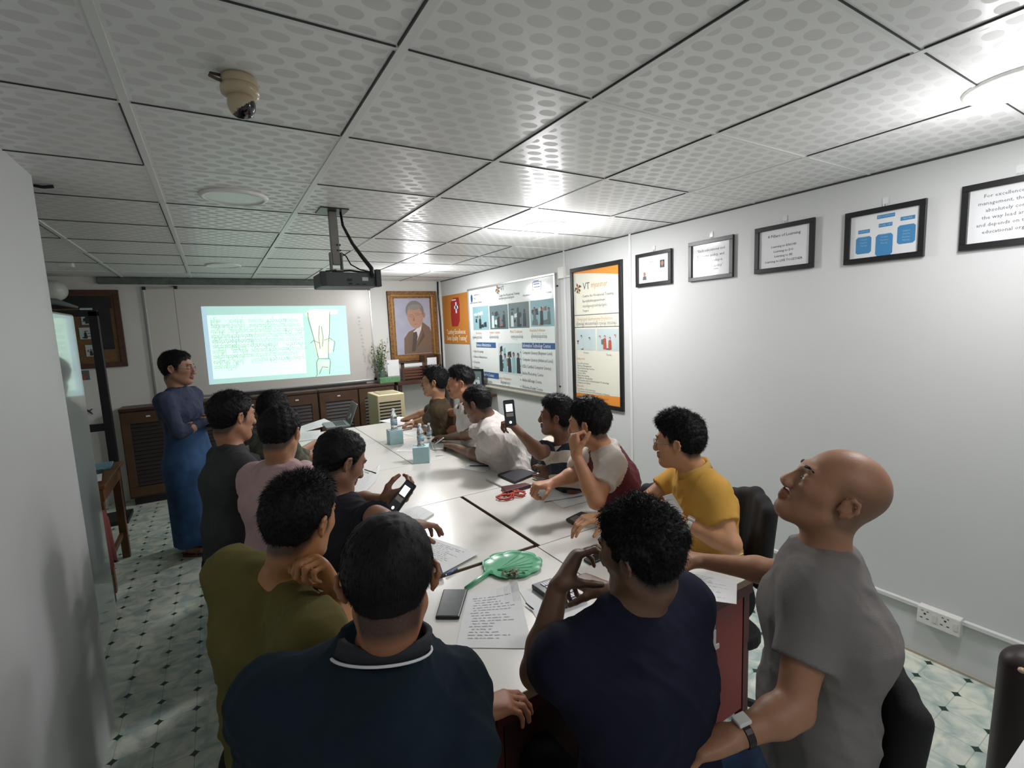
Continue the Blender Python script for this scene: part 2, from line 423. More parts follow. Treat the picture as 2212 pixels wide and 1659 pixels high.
    for i in range(steps):
        for j in range(3):
            j2 = (j+1)%3; qs.append(np.stack([(i*3+j)*n+ar, (i*3+j2)*n+ar, ((i+1)*3+j2)*n+ar, ((i+1)*3+j)*n+ar], 1))
    SV = c+(VV*s)@A; SQ = np.concatenate(qs)+len(Vc)
    return mesh_obj(name, np.concatenate([Vc, SV]), np.concatenate([Qc, SQ]), m, parent)
def ik(a, b, l1, l2, hint):
    v = b-a; d = np.linalg.norm(v); d = min(d, (l1+l2)*.999); u = nrm(v)
    x = (l1*l1-l2*l2+d*d)/(2*d); hgt = math.sqrt(max(l1*l1-x*x, 0)); hint = nrm(np.array(hint)-u*(np.array(hint)@u))
    return a+u*x+hint*hgt
PEOPLE = []
def person(label, head, yaw, pitch=0, roll=0, hs=.96, tyaw=None, lean=(0,0), pelvis=None, sk='a06f52', shirt='444444', shirtmat=None,
           trou='15171c', troumat=None, hair=None, hairmat=None, arms=None, legs='sit', sleeve=.62, collar=None, glasses=None, seed=1, shirt_idx=None,
           build=1.0, vox=None, sh=None, neckoff=None, extra=None, seat=.46, dens=1.0, foot=None, fold=.007, cat='person', sitdir=None, watch=None, browless=False):
    vox = vox or VOX; tyaw = yaw if tyaw is None else tyaw
    head = np.array(head, float)-np.array([0,0,.012]); A = frame_from(yaw, pitch, roll); T = frame_from(tyaw)
    f, l = T[0], T[1]; up = np.array([0,0,1.])
    # neck base under the skull
    neck = head+np.array([0,0,-.168])*hs-A[0]*.012-T[0]*.012 if neckoff is None else head+np.array(neckoff, float)
    if pelvis is None: pelvis = neck-up*.50-f*lean[0]-l*lean[1]
    pelvis = np.array(pelvis, float)
    pelvis = np.array([pelvis[0], pelvis[1], (seat+.11) if legs == 'sit' else pelvis[2]])
    root = thing('person', label, cat, (pelvis[0], pelvis[1], 0))
    spine = nrm(neck-pelvis); chest = neck-spine*.155-f*.01; waist = (pelvis*.55+chest*.45)
    lat = nrm(l-spine*(l@spine)); b = build
    F = Field()
    Tf = Field()
    # torso
    Tf.cone(pelvis-spine*.01, waist, .098*b, .092*b, .06, wide=(lat,1.42))
    Tf.cone(waist, chest, .092*b, .104*b, .06, wide=(lat,1.42))
    Tf.cone(chest, neck-spine*.07, .104*b, .070*b, .06, wide=(lat,1.5))
    S = {}
    hw = .165*b
    for sd, nm in ((1,'L'),(-1,'R')):
        S[nm] = np.array(sh[nm], float) if sh and nm in sh else neck+lat*sd*hw-spine*.055+f*.0
        Tf.cone(neck-spine*.035+lat*sd*.03, S[nm], .046*b, .056*b, .04)
        Tf.cone(neck-spine*.0+lat*sd*.012, S[nm]*.45+neck*.55+spine*-.0, .045*b, .042*b, .03)
        Tf.cone(chest+lat*sd*.05, S[nm]-spine*.02, .085*b, .055*b, .05)
    for q in Tf.p: F.p.append(q)
    # neck and head
    nk = head+(np.array([-.028,0,-.075])*hs)@A
    F.cone(neck-spine*.02, nk, .058*b**.5, .051*hs, .03)
    head_field(F, head, A, hs)
    # arms
    Sl = []; wr = {}
    for nm, sd in (('L',1),('R',-1)):
        a = (arms or {}).get(nm)
        if a is None: a = dict(w=pelvis+f*.30+l*sd*.16+up*.14)
        Wp = np.array(a['w'], float)
        E_ = np.array(a['e'], float) if 'e' in a else ik(S[nm], Wp, .29, .255, a.get('hint', -up*.8+l*sd*.6-f*.3))
        wr[nm] = (E_, Wp)
        mid = S[nm]*.55+E_*.45
        F.cone(S[nm], mid, .050*b, .045*b, .03); F.cone(mid, E_, .045*b, .037*b, .02)
        fm = E_*.7+Wp*.3
        F.cone(E_, fm, .037*b, .039*b, .02); F.cone(fm, Wp, .038*b, .025, .02, wide=None)
        hd = np.array(a.get('d', Wp-E_), float); hn = a.get('n', -up)
        hand_field(F, Wp+nrm(hd)*.008, hd, hn, a.get('side', sd), a.get('curl', (.35,.4,.45,.5)), a.get('thumb', .5), a.get('s', 1.0), a.get('spread', .03), a.get('tdir'))
        q = sleeve
        if q <= 1: e1 = S[nm]*(1-q)+E_*q; Sl.append((S[nm], e1, .060*b, .062*b))
        else:
            q2 = q-1; Sl.append((S[nm], E_, .058*b, .048*b)); Sl.append((E_, E_*(1-q2)+Wp*q2, .048*b, .036*b))
    # legs
    Lg = Field(); sd_ = frame_from(sitdir)[0] if sitdir is not None else f; ll = frame_from(sitdir)[1] if sitdir is not None else l
    shoes = []
    if legs == 'sit':
        Lg.cone(pelvis-up*.0, pelvis-up*.02+sd_*.03, .112*b, .112*b, .05, wide=(ll,1.5))
        for k, sd in enumerate((1,-1)):
            hip = pelvis+ll*sd*.09-up*.03; knee = hip+sd_*.42+ll*sd*.05; knee[2] = seat+.03
            ft = np.array([knee[0], knee[1], .06])+sd_*(.02-.12*(k if foot is None else foot))
            Lg.cone(hip, knee, .083*b, .060*b, .03); Lg.cone(knee, ft+up*.05, .056*b, .045, .02)
            F.cone(hip, knee, .07*b, .05*b, .03); F.cone(knee, ft+up*.03, .048*b, .034, .02); F.cone(ft+up*.0, ft+sd_*.13-up*.025, .036, .028, .02)
            shoes.append((ft, sd_))
    elif legs == 'stand':
        for sd in (1,-1):
            hip = pelvis+l*sd*.085; knee = hip*.5+np.array([hip[0],hip[1],.08])*.5; ft = np.array([hip[0]+l[0]*sd*.03, hip[1]+l[1]*sd*.03, .05])
            F.cone(hip, knee, .07, .05, .03); F.cone(knee, ft+up*.03, .05, .036, .02); F.cone(ft, ft+f*.15-up*.022, .036, .026, .02)
            shoes.append((ft, f))
    V, Q = F.mesh(vox)
    cen = V[Q[:,0]]; lc = (cen-head)@A.T/hs
    lip = (np.abs(lc[:,1]) < .024) & (lc[:,0] > .085) & (lc[:,2] < -.049) & (lc[:,2] > -.0745)
    lv = (V-head)@A.T/hs; ss = lambda x: np.clip(x, 0, 1)
    near = ss((.150-np.linalg.norm(lv, axis=1))/.01)*(1-ss((np.abs(lv[:,1])-.074)/.004)*ss((.032-lv[:,2])/.004))
    if hair: fz = near*ss((.034-lv[:,0])/.012)*ss((lv[:,2]-hairline(lv[:,0], hair)+hair.get('shade', .026))/.026)
    else: fz = near*ss((.022+.25*lv[:,2]-lv[:,0])/.03)*ss((lv[:,2]+.075)/.02)*ss((.070-.25*lv[:,0]-lv[:,2])/.045)*.62
    if False:
        tm_ = (lc[:,0] < .026) & (lc[:,2] > hairline(lc[:,0], hair)-hair.get('shade', .020)) & (np.linalg.norm(lc*[1,1,.9], axis=1) < .135) & ~((np.abs(lc[:,1]) > .0765) & (lc[:,2] < .03))
        tm_ = (lc[:,2] > -.066) & (lc[:,0] < .022+.25*(lc[:,2]-.0)) & (lc[:,2] < .062+.25*(-lc[:,0])) & (np.linalg.norm(lc, axis=1) < .15) & ~((np.abs(lc[:,1]) > .0765) & (lc[:,2] < .03))
    mesh_obj('body', V, Q, skin(sk, sk), root, lip.astype(int))
    at_ = C.objects[-1].data.attributes.new('fuzz', 'FLOAT', 'POINT'); at_.data.foreach_set('value', fz.astype(np.float32))
    # shirt
    G = Field()
    for q in Tf.inflate(.010).p: G.p.append(q)
    for a_, b_, ra, rb in Sl: G.cone(a_, b_, ra, rb, .03, flat=True)
    nkd = nrm(nk-neck)
    if collar and collar.get('tilt') is not None: G.cone(neck-spine*.05, neck+nkd*collar['up'], .100, .079, .03, flat=True, wide=(lat,1.05))
    else: G.cone(neck-spine*.055, neck+nkd*(collar.get('up', .022) if collar and collar.get('h') else .020 if not (collar and not collar.get('h')) else -.014), .098, .070 if not (collar and not collar.get('h')) else .064, .03, flat=True, wide=(lat,1.12))
    if legs == 'stand': G.cone(pelvis+up*.10, pelvis+up*.0, .106*b, .106*b, .03, flat=True, wide=(lat,1.35))
    V, Q = G.mesh(.0062, folds(seed, fold))
    idx = None
    sm = shirtmat or mat('shirt_'+shirt, shirt, .88, bump=.25, bscale=420, var=.05, vscale=12, spec=.2)
    if shirt_idx is not None: idx = shirt_idx(V[Q[:,0]], dict(neck=neck, S=S, wr=wr, T=T, chest=chest, spine=spine))
    mesh_obj('shirt', V, Q, sm, root, idx)
    if legs == 'stand':      # wrapped sarong
        K_ = Field(); K_.cone(pelvis+up*.055, pelvis*[1,1,.78], .128*b, .155*b, .05, wide=(lat,1.32)); K_.cone(pelvis*[1,1,.78], np.array([pelvis[0],pelvis[1],.09]), .155*b, .150*b, .05, flat=True, wide=(lat,1.30))
        rw = lambda X, Y, Z: -.006*np.abs(np.sin((X*l[0]+Y*l[1]-(pelvis@l))*38+1.2*np.sin(Z*4)))*np.clip((1.0-Z)*2, .1, 1)
        V, Q = K_.mesh(.007, rw); mesh_obj('sarong', V, Q, troumat, root)
    # trousers
    if legs == 'sit':
        tm = troumat or mat('trousers_'+trou, trou, .9, bump=.25, bscale=300, spec=.2)
        V, Q = Lg.mesh(.009, folds(seed+3, .003)); mesh_obj('trousers', V, Q, tm, root)
    for ft, dd in shoes:
        H = Field(); ln = frame_from(math.degrees(math.atan2(dd[1],dd[0])))[1]
        H.cone(np.array([ft[0],ft[1],.038])-dd*.04, np.array([ft[0],ft[1],.034])+dd*.15, .036, .033, .02, wide=(ln,1.15)); H.cut((0,0,.003), (0,0,-1))
        H.cone(np.array([ft[0],ft[1],.05]), np.array([ft[0],ft[1],.085]), .036, .034, .02); 
        if legs == 'sit': V, Q = H.mesh(.007); mesh_obj('shoe', V, Q, mat('shoe_dark', '1a1718', .6), root)
        else:
            m = MB(); m.fr((ft[0],ft[1],.0), dd, ln, (0,0,1)); m.rbox((-.06,-.045,.002), (.19,.045,.016), .04)
            m.tube([(.06,-.045,.012),(.08,-.03,.045),(.12,0,.05),(.08,.03,.045),(.06,.045,.012)], .006); m.build('sandal', mat('sandal_brown', '6b4f35', .7), root)
    # eyes, brows
    for sd in (1,-1):
        e = Field(); g = lambda x, y, z: head+(np.array([x,y,z])*hs)@A
        m = MB(); m.fr(g(.0765,.031*sd,.003), A[0], A[1], A[2])
        m.ell((0,0,0), (.0125*hs,.0135*hs,.0075*hs), 12, 8); m.mat(1).ell((.0085*hs,0,0), (.0048*hs,.0056*hs,.0056*hs), 10, 6)
        m.build('eye', [EYEW, EYEI], root, smooth=True)
        if not browless:
            m = MB(); m.fr(head, A[0], A[1], A[2])
            P = [(.0895,.012,.0255),(.0915,.022,.030),(.0865,.036,.0325),(.0765,.048,.029)]
            m.tube([(x*hs,y*sd*hs,z*hs) for x,y,z in P], [.002,.0042,.0038,.0015], 6); m.build('eyebrow', HAIR, root, smooth=True)
    if hair: hair_mesh('hair', root, head, A, hs, hair, hairmat or HAIR, seed, dens)
    if glasses:
        m = MB(); m.fr(head, A[0]*hs, A[1]*hs, A[2]*hs)
        for sd in (1,-1):
            ring = [(.104-.010*abs(math.cos(t)) , sd*(.032+.023*math.cos(t)), .000+.017*math.sin(t)) for t in [2*math.pi*i/18 for i in range(19)]]
            m.tube(ring, .0013, 6); m.tube([(.094,.055*sd,.005),(.06,.075*sd,.006),(-.005,.083*sd,.004),(-.02,.084*sd,-.012)], .0014, 6)
        m.tube([(.104,.009,.003),(.108,0,.006),(.104,-.009,.003)], .0013, 6)
        m.build('glasses', mat('glasses_frame', glasses, .3, metal=.3), root, smooth=True)
    if collar:
        m = MB(); nx = neck+spine*.018; sp0 = spine; spine = nkd if collar.get('tilt') is not None else spine; nx = neck+nkd*collar['up'] if collar.get('tilt') is not None else nx; fr = (nrm(np.cross(lat, spine))); fr = fr if fr@f > 0 else -fr; cz_ = spine; ti_ = math.radians(collar.get('tilt', 0)); fr, cz_ = fr*math.cos(ti_)-spine*math.sin(ti_), spine*math.cos(ti_)+fr*math.sin(ti_); nx = nx+fr*collar.get('dx', 0)+spine*collar.get('dz', 0)
        m.fr(nx, fr, lat, cz_)
        n = 40; rows = collar.get('rows', [(0,.010,.078,0),(1,.034,.070,0),(1,.030,.066,1),(0,.004,.066,1)])
        R0 = [(.082,-.014),(.079,.010),(.070,.012),(.068,0)] if collar.get('tilt') is not None else [(.075,-.012),(.066,.028),(.061,.030),(.058,.0)] if collar.get('h') is None else [(.082,-.016),(.070,collar['h']),(.064,collar['h']+.002),(.060,0)]
        cr_ = collar.get('r', 1.08); R0 = [(a_*cr_, b_) for a_, b_ in R0]; pts = []; open_ = .42 if collar.get('open') else .0
        for i in range(n+1):
            t = open_+(2*math.pi-2*open_)*i/n
            for r, z in R0:
                sx = 1.0; dz = -.022*(1+math.cos(t))*.5*collar.get('drop', 1)
                pts.append((r*math.cos(t)*.98+.004, r*math.sin(t)*1.12, z+dz))
        fs = [(i*4+j, i*4+(j+1)%4, (i+1)*4+(j+1)%4, (i+1)*4+j) for i in range(n) for j in range(4)]
        m.add(pts, fs); o = m.build('collar', mat('collar_'+collar['c'], collar['c'], .85, bump=.2, bscale=300), root, smooth=True)
        if collar.get('stripe'):
            m = MB(); m.fr(nx, fr, lat, cz_); ring = []
            for i in range(n+1):
                t = 2*math.pi*i/n; r, z = .0845*cr_, collar['stripe'][1]; ring.append((r*math.cos(t)*.98+.004, r*math.sin(t)*1.12, z-.022*(1+math.cos(t))*.5))
            m.tube(ring, .0028, 6); m.build('collar_stripe', mat('white_piping', 'd8d6da', .8), o, smooth=True)
    if watch:
        E_, Wp = wr[watch[0]]; m = MB(); u = nrm(Wp-E_); a1 = nrm(np.cross(u, up)); a2 = np.cross(a1, u)
        if a2[2] < 0: a2 = -a2
        m.fr(Wp-u*.02, a1, a2, u); m.lathe([(.0275,-.009),(.0295,-.009),(.0295,.009),(.0275,.009)], n=20)
        m.mat(1); m.box((-.014,.027,-.015), (.014,.036,.015)); m.build('wristwatch', [mat('watch_strap_'+watch[1], watch[1], .4, metal=.4), mat('watch_face', 'd9d9d4', .2)], root, bevel=.002)
    D_ = dict(neck=neck, S=S, wr=wr, T=T, A=A, pelvis=pelvis, chest=chest, spine=spine, lat=lat, sit=sitdir if sitdir is not None else tyaw)
    PEOPLE.append((root, D_)); return root, D_
# ------------------------------------------------------------------ room shell
YF = -2.7; XL = -0.41; XLL = -1.62
# ceiling tile material: glossy film tile printed with staggered grey ovals; joints every 61 cm
def ceiling_mat():
    m = mat('ceiling_tile', 'cfd1cf', .32, spec=.45); nt, b, N, L = nodes(m)
    g = N.new('ShaderNodeNewGeometry'); sp = N.new('ShaderNodeSeparateXYZ'); L.new(g.outputs['Position'], sp.inputs[0])
    X, Y = sp.outputs[0], sp.outputs[1]; p = .068
    row = mnode(nt, 'FLOOR', mnode(nt, 'DIVIDE', Y, p/1.25))
    off = mnode(nt, 'MULTIPLY', mnode(nt, 'MODULO', mnode(nt, 'ADD', row, 200), 2), .5)
    u = mnode(nt, 'SUBTRACT', mnode(nt, 'FRACT', mnode(nt, 'ADD', mnode(nt, 'DIVIDE', X, p*1.25), mnode(nt, 'ADD', off, 200))), .5)
    v = mnode(nt, 'SUBTRACT', mnode(nt, 'FRACT', mnode(nt, 'ADD', mnode(nt, 'DIVIDE', Y, p/1.25), 200)), .5)
    r = mnode(nt, 'ADD', mnode(nt, 'POWER', mnode(nt, 'MULTIPLY', mnode(nt, 'ABSOLUTE', u), 2.75), 2.2), mnode(nt, 'POWER', mnode(nt, 'MULTIPLY', mnode(nt, 'ABSOLUTE', v), 2.6), 2.2))
    ins = mnode(nt, 'LESS_THAN', r, 1)
    # tile joints
    tx = mnode(nt, 'ABSOLUTE', mnode(nt, 'SUBTRACT', mnode(nt, 'FRACT', mnode(nt, 'ADD', mnode(nt, 'DIVIDE', mnode(nt,'ADD',X,.0), .61), 50.5)), .5))
    ty = mnode(nt, 'ABSOLUTE', mnode(nt, 'SUBTRACT', mnode(nt, 'FRACT', mnode(nt, 'ADD', mnode(nt, 'DIVIDE', Y, .61), 50.5)), .5))
    edge = mnode(nt, 'LESS_THAN', mnode(nt, 'MINIMUM', tx, ty), .035)
    ins2 = mnode(nt, 'MULTIPLY', ins, mnode(nt, 'SUBTRACT', 1, edge))
    col = mixc(nt, ins2, lin('e8eae9'), lin('d6d7d6'))
    nz = N.new('ShaderNodeTexNoise'); nz.inputs['Scale'].default_value = 1.3; nz.inputs['Detail'].default_value = 4; L.new(g.outputs['Position'], nz.inputs['Vector'])
    col2 = mixc(nt, mnode(nt, 'MULTIPLY', nz.outputs['Fac'], .12), col, lin('8f8e88'))
    L.new(col2, b.inputs['Base Color'])
    rg = mnode(nt, 'ADD', mnode(nt, 'MULTIPLY', ins2, .22), .33); L.new(rg, b.inputs['Roughness'])
    bp = N.new('ShaderNodeBump'); bp.inputs['Strength'].default_value = .12; bp.inputs['Distance'].default_value = .001
    n3 = N.new('ShaderNodeTexNoise'); n3.inputs['Scale'].default_value = 600; L.new(g.outputs['Position'], n3.inputs['Vector'])
    L.new(mnode(nt, 'ADD', mnode(nt, 'MULTIPLY', n3.outputs['Fac'], mnode(nt,'MULTIPLY',ins2,.6)), mnode(nt, 'MULTIPLY', ins2, -.5)), bp.inputs['Height']); L.new(bp.outputs['Normal'], b.inputs['Normal'])
    return m
def floor_mat():
    m = mat('floor_vinyl', 'b9c4b6', .28, spec=.5); nt, b, N, L = nodes(m)
    g = N.new('ShaderNodeNewGeometry'); sp = N.new('ShaderNodeSeparateXYZ'); L.new(g.outputs['Position'], sp.inputs[0])
    X, Y = sp.outputs[0], sp.outputs[1]; p = .1472
    fx = mnode(nt, 'ABSOLUTE', mnode(nt, 'SUBTRACT', mnode(nt, 'FRACT', mnode(nt, 'ADD', mnode(nt, 'DIVIDE', mnode(nt,'SUBTRACT',X,3.004), p), 100.5)), .5))
    fy = mnode(nt, 'ABSOLUTE', mnode(nt, 'SUBTRACT', mnode(nt, 'FRACT', mnode(nt, 'ADD', mnode(nt, 'DIVIDE', mnode(nt,'ADD',Y,.369), p), 100.5)), .5))
    # small four-pointed stars where tiles meet
    d = mnode(nt, 'ADD', mnode(nt, 'POWER', fx, .8), mnode(nt, 'POWER', fy, .8)); star = mnode(nt, 'LESS_THAN', d, .215)
    ln = mnode(nt, 'LESS_THAN', mnode(nt, 'MINIMUM', fx, fy), .010)
    nz = N.new('ShaderNodeTexNoise'); nz.inputs['Scale'].default_value = 9; nz.inputs['Detail'].default_value = 6; nz.inputs['Distortion'].default_value = 1.2; L.new(g.outputs['Position'], nz.inputs['Vector'])
    cr = N.new('ShaderNodeValToRGB'); cr.color_ramp.elements[0].position = .36; cr.color_ramp.elements[1].position = .62
    cr.color_ramp.elements[0].color = lin('9fb2ad'); cr.color_ramp.elements[1].color = lin('d6dacb'); L.new(nz.outputs['Fac'], cr.inputs['Fac'])
    c1 = mixc(nt, mnode(nt, 'MULTIPLY', ln, .55), cr.outputs['Color'], lin('77887f'))
    c2 = mixc(nt, star, c1, lin('1f3a30')); L.new(c2, b.inputs['Base Color'])
    return m
def slab(name, a, b, m): o = MB().box(a, b).build(name, m); return structure(o)
WALL = mat('wall_paint', 'c8cbca', .55, var=.015, vscale=2, bump=.03, bscale=200, spec=.35)
WALLB = mat('wall_paint_back', 'd2d2ce', .6, var=.03, vscale=2, spec=.3)
slab('floor', (XLL-.2,YF-.2,-.06), (XR+.2,YB+.2,0), floor_mat())
slab('ceiling', (XLL-.2,YF-.2,ZC), (XR+.2,YB+.2,ZC+.06), ceiling_mat())
slab('wall_right', (XR,YF-.1,0), (XR+.1,YB+.1,ZC), WALL)
slab('wall_back', (XLL-.1,YB,0), (XR,YB+.1,ZC), WALLB)
slab('wall_front', (XLL-.1,YF-.1,0), (XR,YF,ZC), WALL)
slab('wall_left', (XL-.10,YF,0), (XL,1.53,ZC), WALL)
slab('wall_far_left', (XLL-.1,YF,0), (XLL,YB,ZC), WALLB)
TB = mat('ceiling_tee', 'dcdedc', .35, spec=.4); GAP = mat('joint_dark', '3a3d3b', .9)
# aluminium tees between the tiles, and the open joints beside them
tm = MB(); gm = MB()
for i in range(-2, 6):
    x = i*.61
    if x < XR-.02: tm.box((x-.010,YF,ZC-.004), (x+.012,YB,ZC+.001))
for j in range(-4, 9):
    y = j*.61
    tm.box((XLL,y-.006,ZC-.003), (XR,y+.006,ZC+.001))
    for i in range(-3, 5):
        rr = random.Random(i*31+j)
        a, bb = i*.61+.016, (i+1)*.61-.016
        if rr.random() < .85: gm.box((max(a,XLL),y-.0085,ZC-.0036), (min(bb,XR),y-.006+rr.random()*.001,ZC+.001))
for i in range(-2, 5):
    for j in range(-4, 9):
        rr = random.Random(i*17+j*3)
        if rr.random() < .7: gm.box((i*.61-.0155,j*.61+.016,ZC-.0045), (i*.61-.0125,(j+1)*.61-.016,ZC+.001))
structure(tm.build('trim_1', TB)); structure(gm.build('trim_2', GAP))
# back-wall dark trim / rolled blind under the ceiling, wall joints, corner cable
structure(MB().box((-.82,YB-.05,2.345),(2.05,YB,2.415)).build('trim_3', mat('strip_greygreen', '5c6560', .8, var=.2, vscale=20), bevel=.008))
for k, (px, py) in enumerate(((1362,620),(1219,570))):
    y = atx(px, py, XR)[1]; structure(MB().box((XR-.006,y-.012,.0),(XR,y+.012,ZC)).build('trim_%d' % (4+k), mat('wall_batten', 'd5d7d8', .5), bevel=.002))
structure(MB().box((XR-.004,YF,ZC-.010),(XR,YB,ZC-.001)).build('trim_6', GAP))
structure(MB().box((XR-.010,YF,.0),(XR,YB,.012)).build('baseboard_right', mat('base_bead', 'a9a293', .7)))
# ceiling lights
def ceil_light(x, y, lit, label, wt=None):
    t = thing('ceiling_light', label, 'light', (x,y,ZC-.02))
    m = MB().fr((x,y,ZC)); m.lathe([(.125,-.004),(.128,-.016),(.147,-.010),(.150,.0)], n=40); m.build('trim_ring', mat('lamp_ring', 'e8e8e6', .4), t, smooth=True)
    m = MB().fr((x,y,ZC)); m.prism([(.1265*math.cos(2*math.pi*i/40), .1265*math.sin(2*math.pi*i/40)) for i in range(40)], -.0105, -.003)
    if lit: m.build('diffuser', mat('lamp_lit', 'fdf6fb', .5, emit=12), t)
    else: m.build('diffuser', mat('lamp_unlit', 'dfe6df', .35), t)
    if lit:
        ld = bpy.data.lights.new('lamp_glow', 'AREA'); ld.shape = 'DISK'; ld.size = .25; ld.energy = wt or LAMP_W; ld.color = (1,.975,.985)
        lo = bpy.data.objects.new('lamp_glow', ld); lo.location = (0,0,.004); C.objects.link(lo); lo.parent = t
        ld = bpy.data.lights.new('added_fill', 'POINT'); ld.shadow_soft_size = .10; ld.energy = (wt or LAMP_W)*FILL_RATIO; ld.color = (1,.975,.985)  # unseen point lamp added below the panel to brighten the ceiling
        lo = bpy.data.objects.new('added_fill', ld); lo.location = (0,0,-.23); C.objects.link(lo); lo.parent = t
    return t
ceil_light(2.19,1.61,1,'lit round ceiling panel, the nearest glowing one ahead, above the striped man')
ceil_light(2.19,4.11,1,'lit round ceiling panel glowing in the far right corner of the ceiling')
ceil_light(.305,1.57,0,'unlit round ceiling panel, the larger looking pale disc near the projector')
ceil_light(.30,4.18,0,'unlit round ceiling panel, a thin pale disc farthest away by the whiteboard')
ceil_light(2.36,-.70,1,'lit round ceiling panel at the right edge of the photo near the wall',7)
ceil_light(.90,-2.15,1,'unseen fill lamp added behind the photographer, shaped as a lit round ceiling panel',3.5)  # added fill lamp, out of view behind the camera
# tables
TOP = mat('table_laminate', 'e2e1da', .22, spec=.5, var=.01, vscale=3); EDGE = mat('table_edge', '7a6450', .55); REDP = mat('table_panel_maroon', '4a1114', .5, var=.08); STEEL = mat('steel_dark', '2b2c2e', .4, metal=.6)
def conf_table(x0, x1, y0, y1, label, ends=False, legs=True):
    g = .0025; x0, x1, y0, y1 = x0+g, x1-g, y0+g, y1-g
    t = thing('conference_table', label, 'table', ((x0+x1)/2,(y0+y1)/2,0), 'conference tables pushed together')
    MB().box((x0,y0,ZT-.004), (x1,y1,ZT)).build('table_top', TOP, t, bevel=.001)
    MB().box((x0+.0008,y0+.0008,ZT-.030), (x1-.0008,y1-.0008,ZT-.004)).build('top_edge', EDGE, t)
    MB().box((x0+.04,y0+.03,ZT-.10), (x1-.04,y0+.048,ZT-.031)).build('apron', REDP, t)
    for x in (x0+.03, x1-.03-.035):
        for y in (y0+.05, y1-.05-.035):
            MB().box((x,y,.0), (x+.035,y+.035,ZT-.031)).build('leg', REDP if ends else STEEL, t)
    if ends:
        MB().box((x0+.07,y0+.052,.16), (x1-.07,y0+.066,ZT-.10)).build('modesty_panel', mat('panel_red', '7c0f12', .45) if x0 > 1 else mat('panel_maroon', '33100f', .5), t)
    return t
XA, XM, XB = .66, 1.285, 1.90
conf_table(XA,XM,-.19,.50,'pale laminate table under the front man\'s big sheet, near left corner of the block',True)
conf_table(XM,XB,-.19,.50,'pale laminate table with red panel beside the bald man, near right corner of the block',True)
conf_table(XA,XM,.52,1.29,'pale laminate table left of the wide dark centre gap')
conf_table(XM+.016,XB,.50,1.29,'pale laminate table right of the wide dark gap, under the red lanyard')
conf_table(XA,XB,1.29,2.13,'wide pale laminate table in the middle of the block under the nearer tissue box')
conf_table(XA,XM+.02,2.13,3.0,'pale laminate table under the laptop user, left column third row')
conf_table(XM+.02,XB,2.13,3.0,'pale laminate table under the farther tissue box, right column')
conf_table(XA,XM+.02,3.0,3.88,'pale laminate table at the far left end holding the laptop')
conf_table(XM+.02,XB,3.0,3.88,'pale laminate table at the far right end by the beige air cooler')
# ------------------------------------------------------------------ people
HS_SHORT = dict(t=.012, L=.018, lift=.45, n=3800, flow=(.3,0,-.2), mess=.3)
def h(**k): d = dict(HS_SHORT); d.update(k); return d
camR, camF, camU = RM[:,0], RM[:,1], RM[:,2]
# the standing teacher
P0 = np.array([-.13,3.30,0])
hd = aty(384,792,3.47); 
person('standing man in a blue patterned shirt and blue sarong with folded arms', hd, -16, -6, tyaw=-30, legs='stand', pelvis=hd*[1,1,0]+np.array([-.0,.0,.93]),
    sk='a07660', shirt='353c56', hair=h(t=.014,L=.022,fringe=.07), glasses='6a6a70', seed=11, sleeve=1.85, build=1.02, hs=1.10, troumat=mat('sarong_blue','1f3f66',.8,col2='2f5580',vscale=9,bump=.15,bscale=200),
    shirtmat=mat('shirt_patterned','2c3a58',.85,col2='353b50',vscale=45,bump=.2,bscale=200),
    arms=dict(L=dict(e=hd+np.array([.10,.14,-.50]), w=hd+np.array([.24,-.06,-.46]), d=-camR*.1+np.array([-.2,-.8,.25]), n=(-1,.2,0), side=-1),
              R=dict(e=hd+np.array([-.03,-.25,-.50]), w=hd+np.array([.22,-.10,-.40]), d=(.25,.8,.15), n=(-1,.3,0), side=1, curl=(.5,.5,.5,.5))), watch=('R','2a2a2a'))
teacher = C.objects['person']
# left row, far to near
def left(label, px, py, d, **k): return person(label, at(px,py,d), **k)
left('man in a dark olive camouflage jacket, head half hidden behind the pink shirt man', 590,884,2.95, yaw=62, pitch=-18, tyaw=25, sk='916951', shirt='3c4034',
    shirtmat=mat('shirt_camo','2f352e',.9,col2='5a5c4c',vscale=22,bump=.2,bscale=300), hair=h(t=.014,L=.024,lift=.3), seed=21, sleeve=1.4, lean=(.18,0),
    arms=dict(L=dict(w=(.86,2.40,.80)), R=dict(w=(.80,2.05,.80))))
left('man in a charcoal shirt facing the screen, seated nearest the standing man', 503,895,2.50, yaw=28, pitch=-8, tyaw=12, sk='a97a5d', shirt='3f4142', hair=h(t=.014,L=.022), seed=22, lean=(.08,0), hs=1.04,
    arms=dict(L=dict(w=(.62,1.98,.82)), R=dict(w=(.60,1.62,.82))), collar=dict(c='3a3c3d'))
left('man in a pale pink t-shirt seen from behind on the left', 607,930,2.22, yaw=52, pitch=-16, tyaw=36, sk='a37456', shirt='b59a9a', hair=h(t=.013,L=.016), seed=23, lean=(.08,0), build=1.02,
    arms=dict(L=dict(w=atz(678,958,.79), e=atz(640,985,.80)), R=dict(w=atz(700,962,.79), e=atz(650,1000,.80))))
hp = at(735,990,1.86)
left('man in a black t-shirt looking down at the phone in his hand', 735,990,1.86, yaw=14, pitch=-28, roll=0, tyaw=32, sk='8f654e', shirt='25262c', hair=h(t=.010,L=.010,fringe=.07,lift=.8), seed=24, sleeve=.92, lean=(.20,0), build=1.02,
    arms=dict(L=dict(w=at(828,1082,1.86), e=at(770,1085,1.98), d=at(868,1072,1.84)-at(828,1084,1.86), n=camF*.6+camU*.5, side=1, curl=(.75,.8,.85,.9), thumb=.9),
              R=dict(w=at(862,1150,1.62), e=at(812,1118,1.66), d=(1,.3,0))))
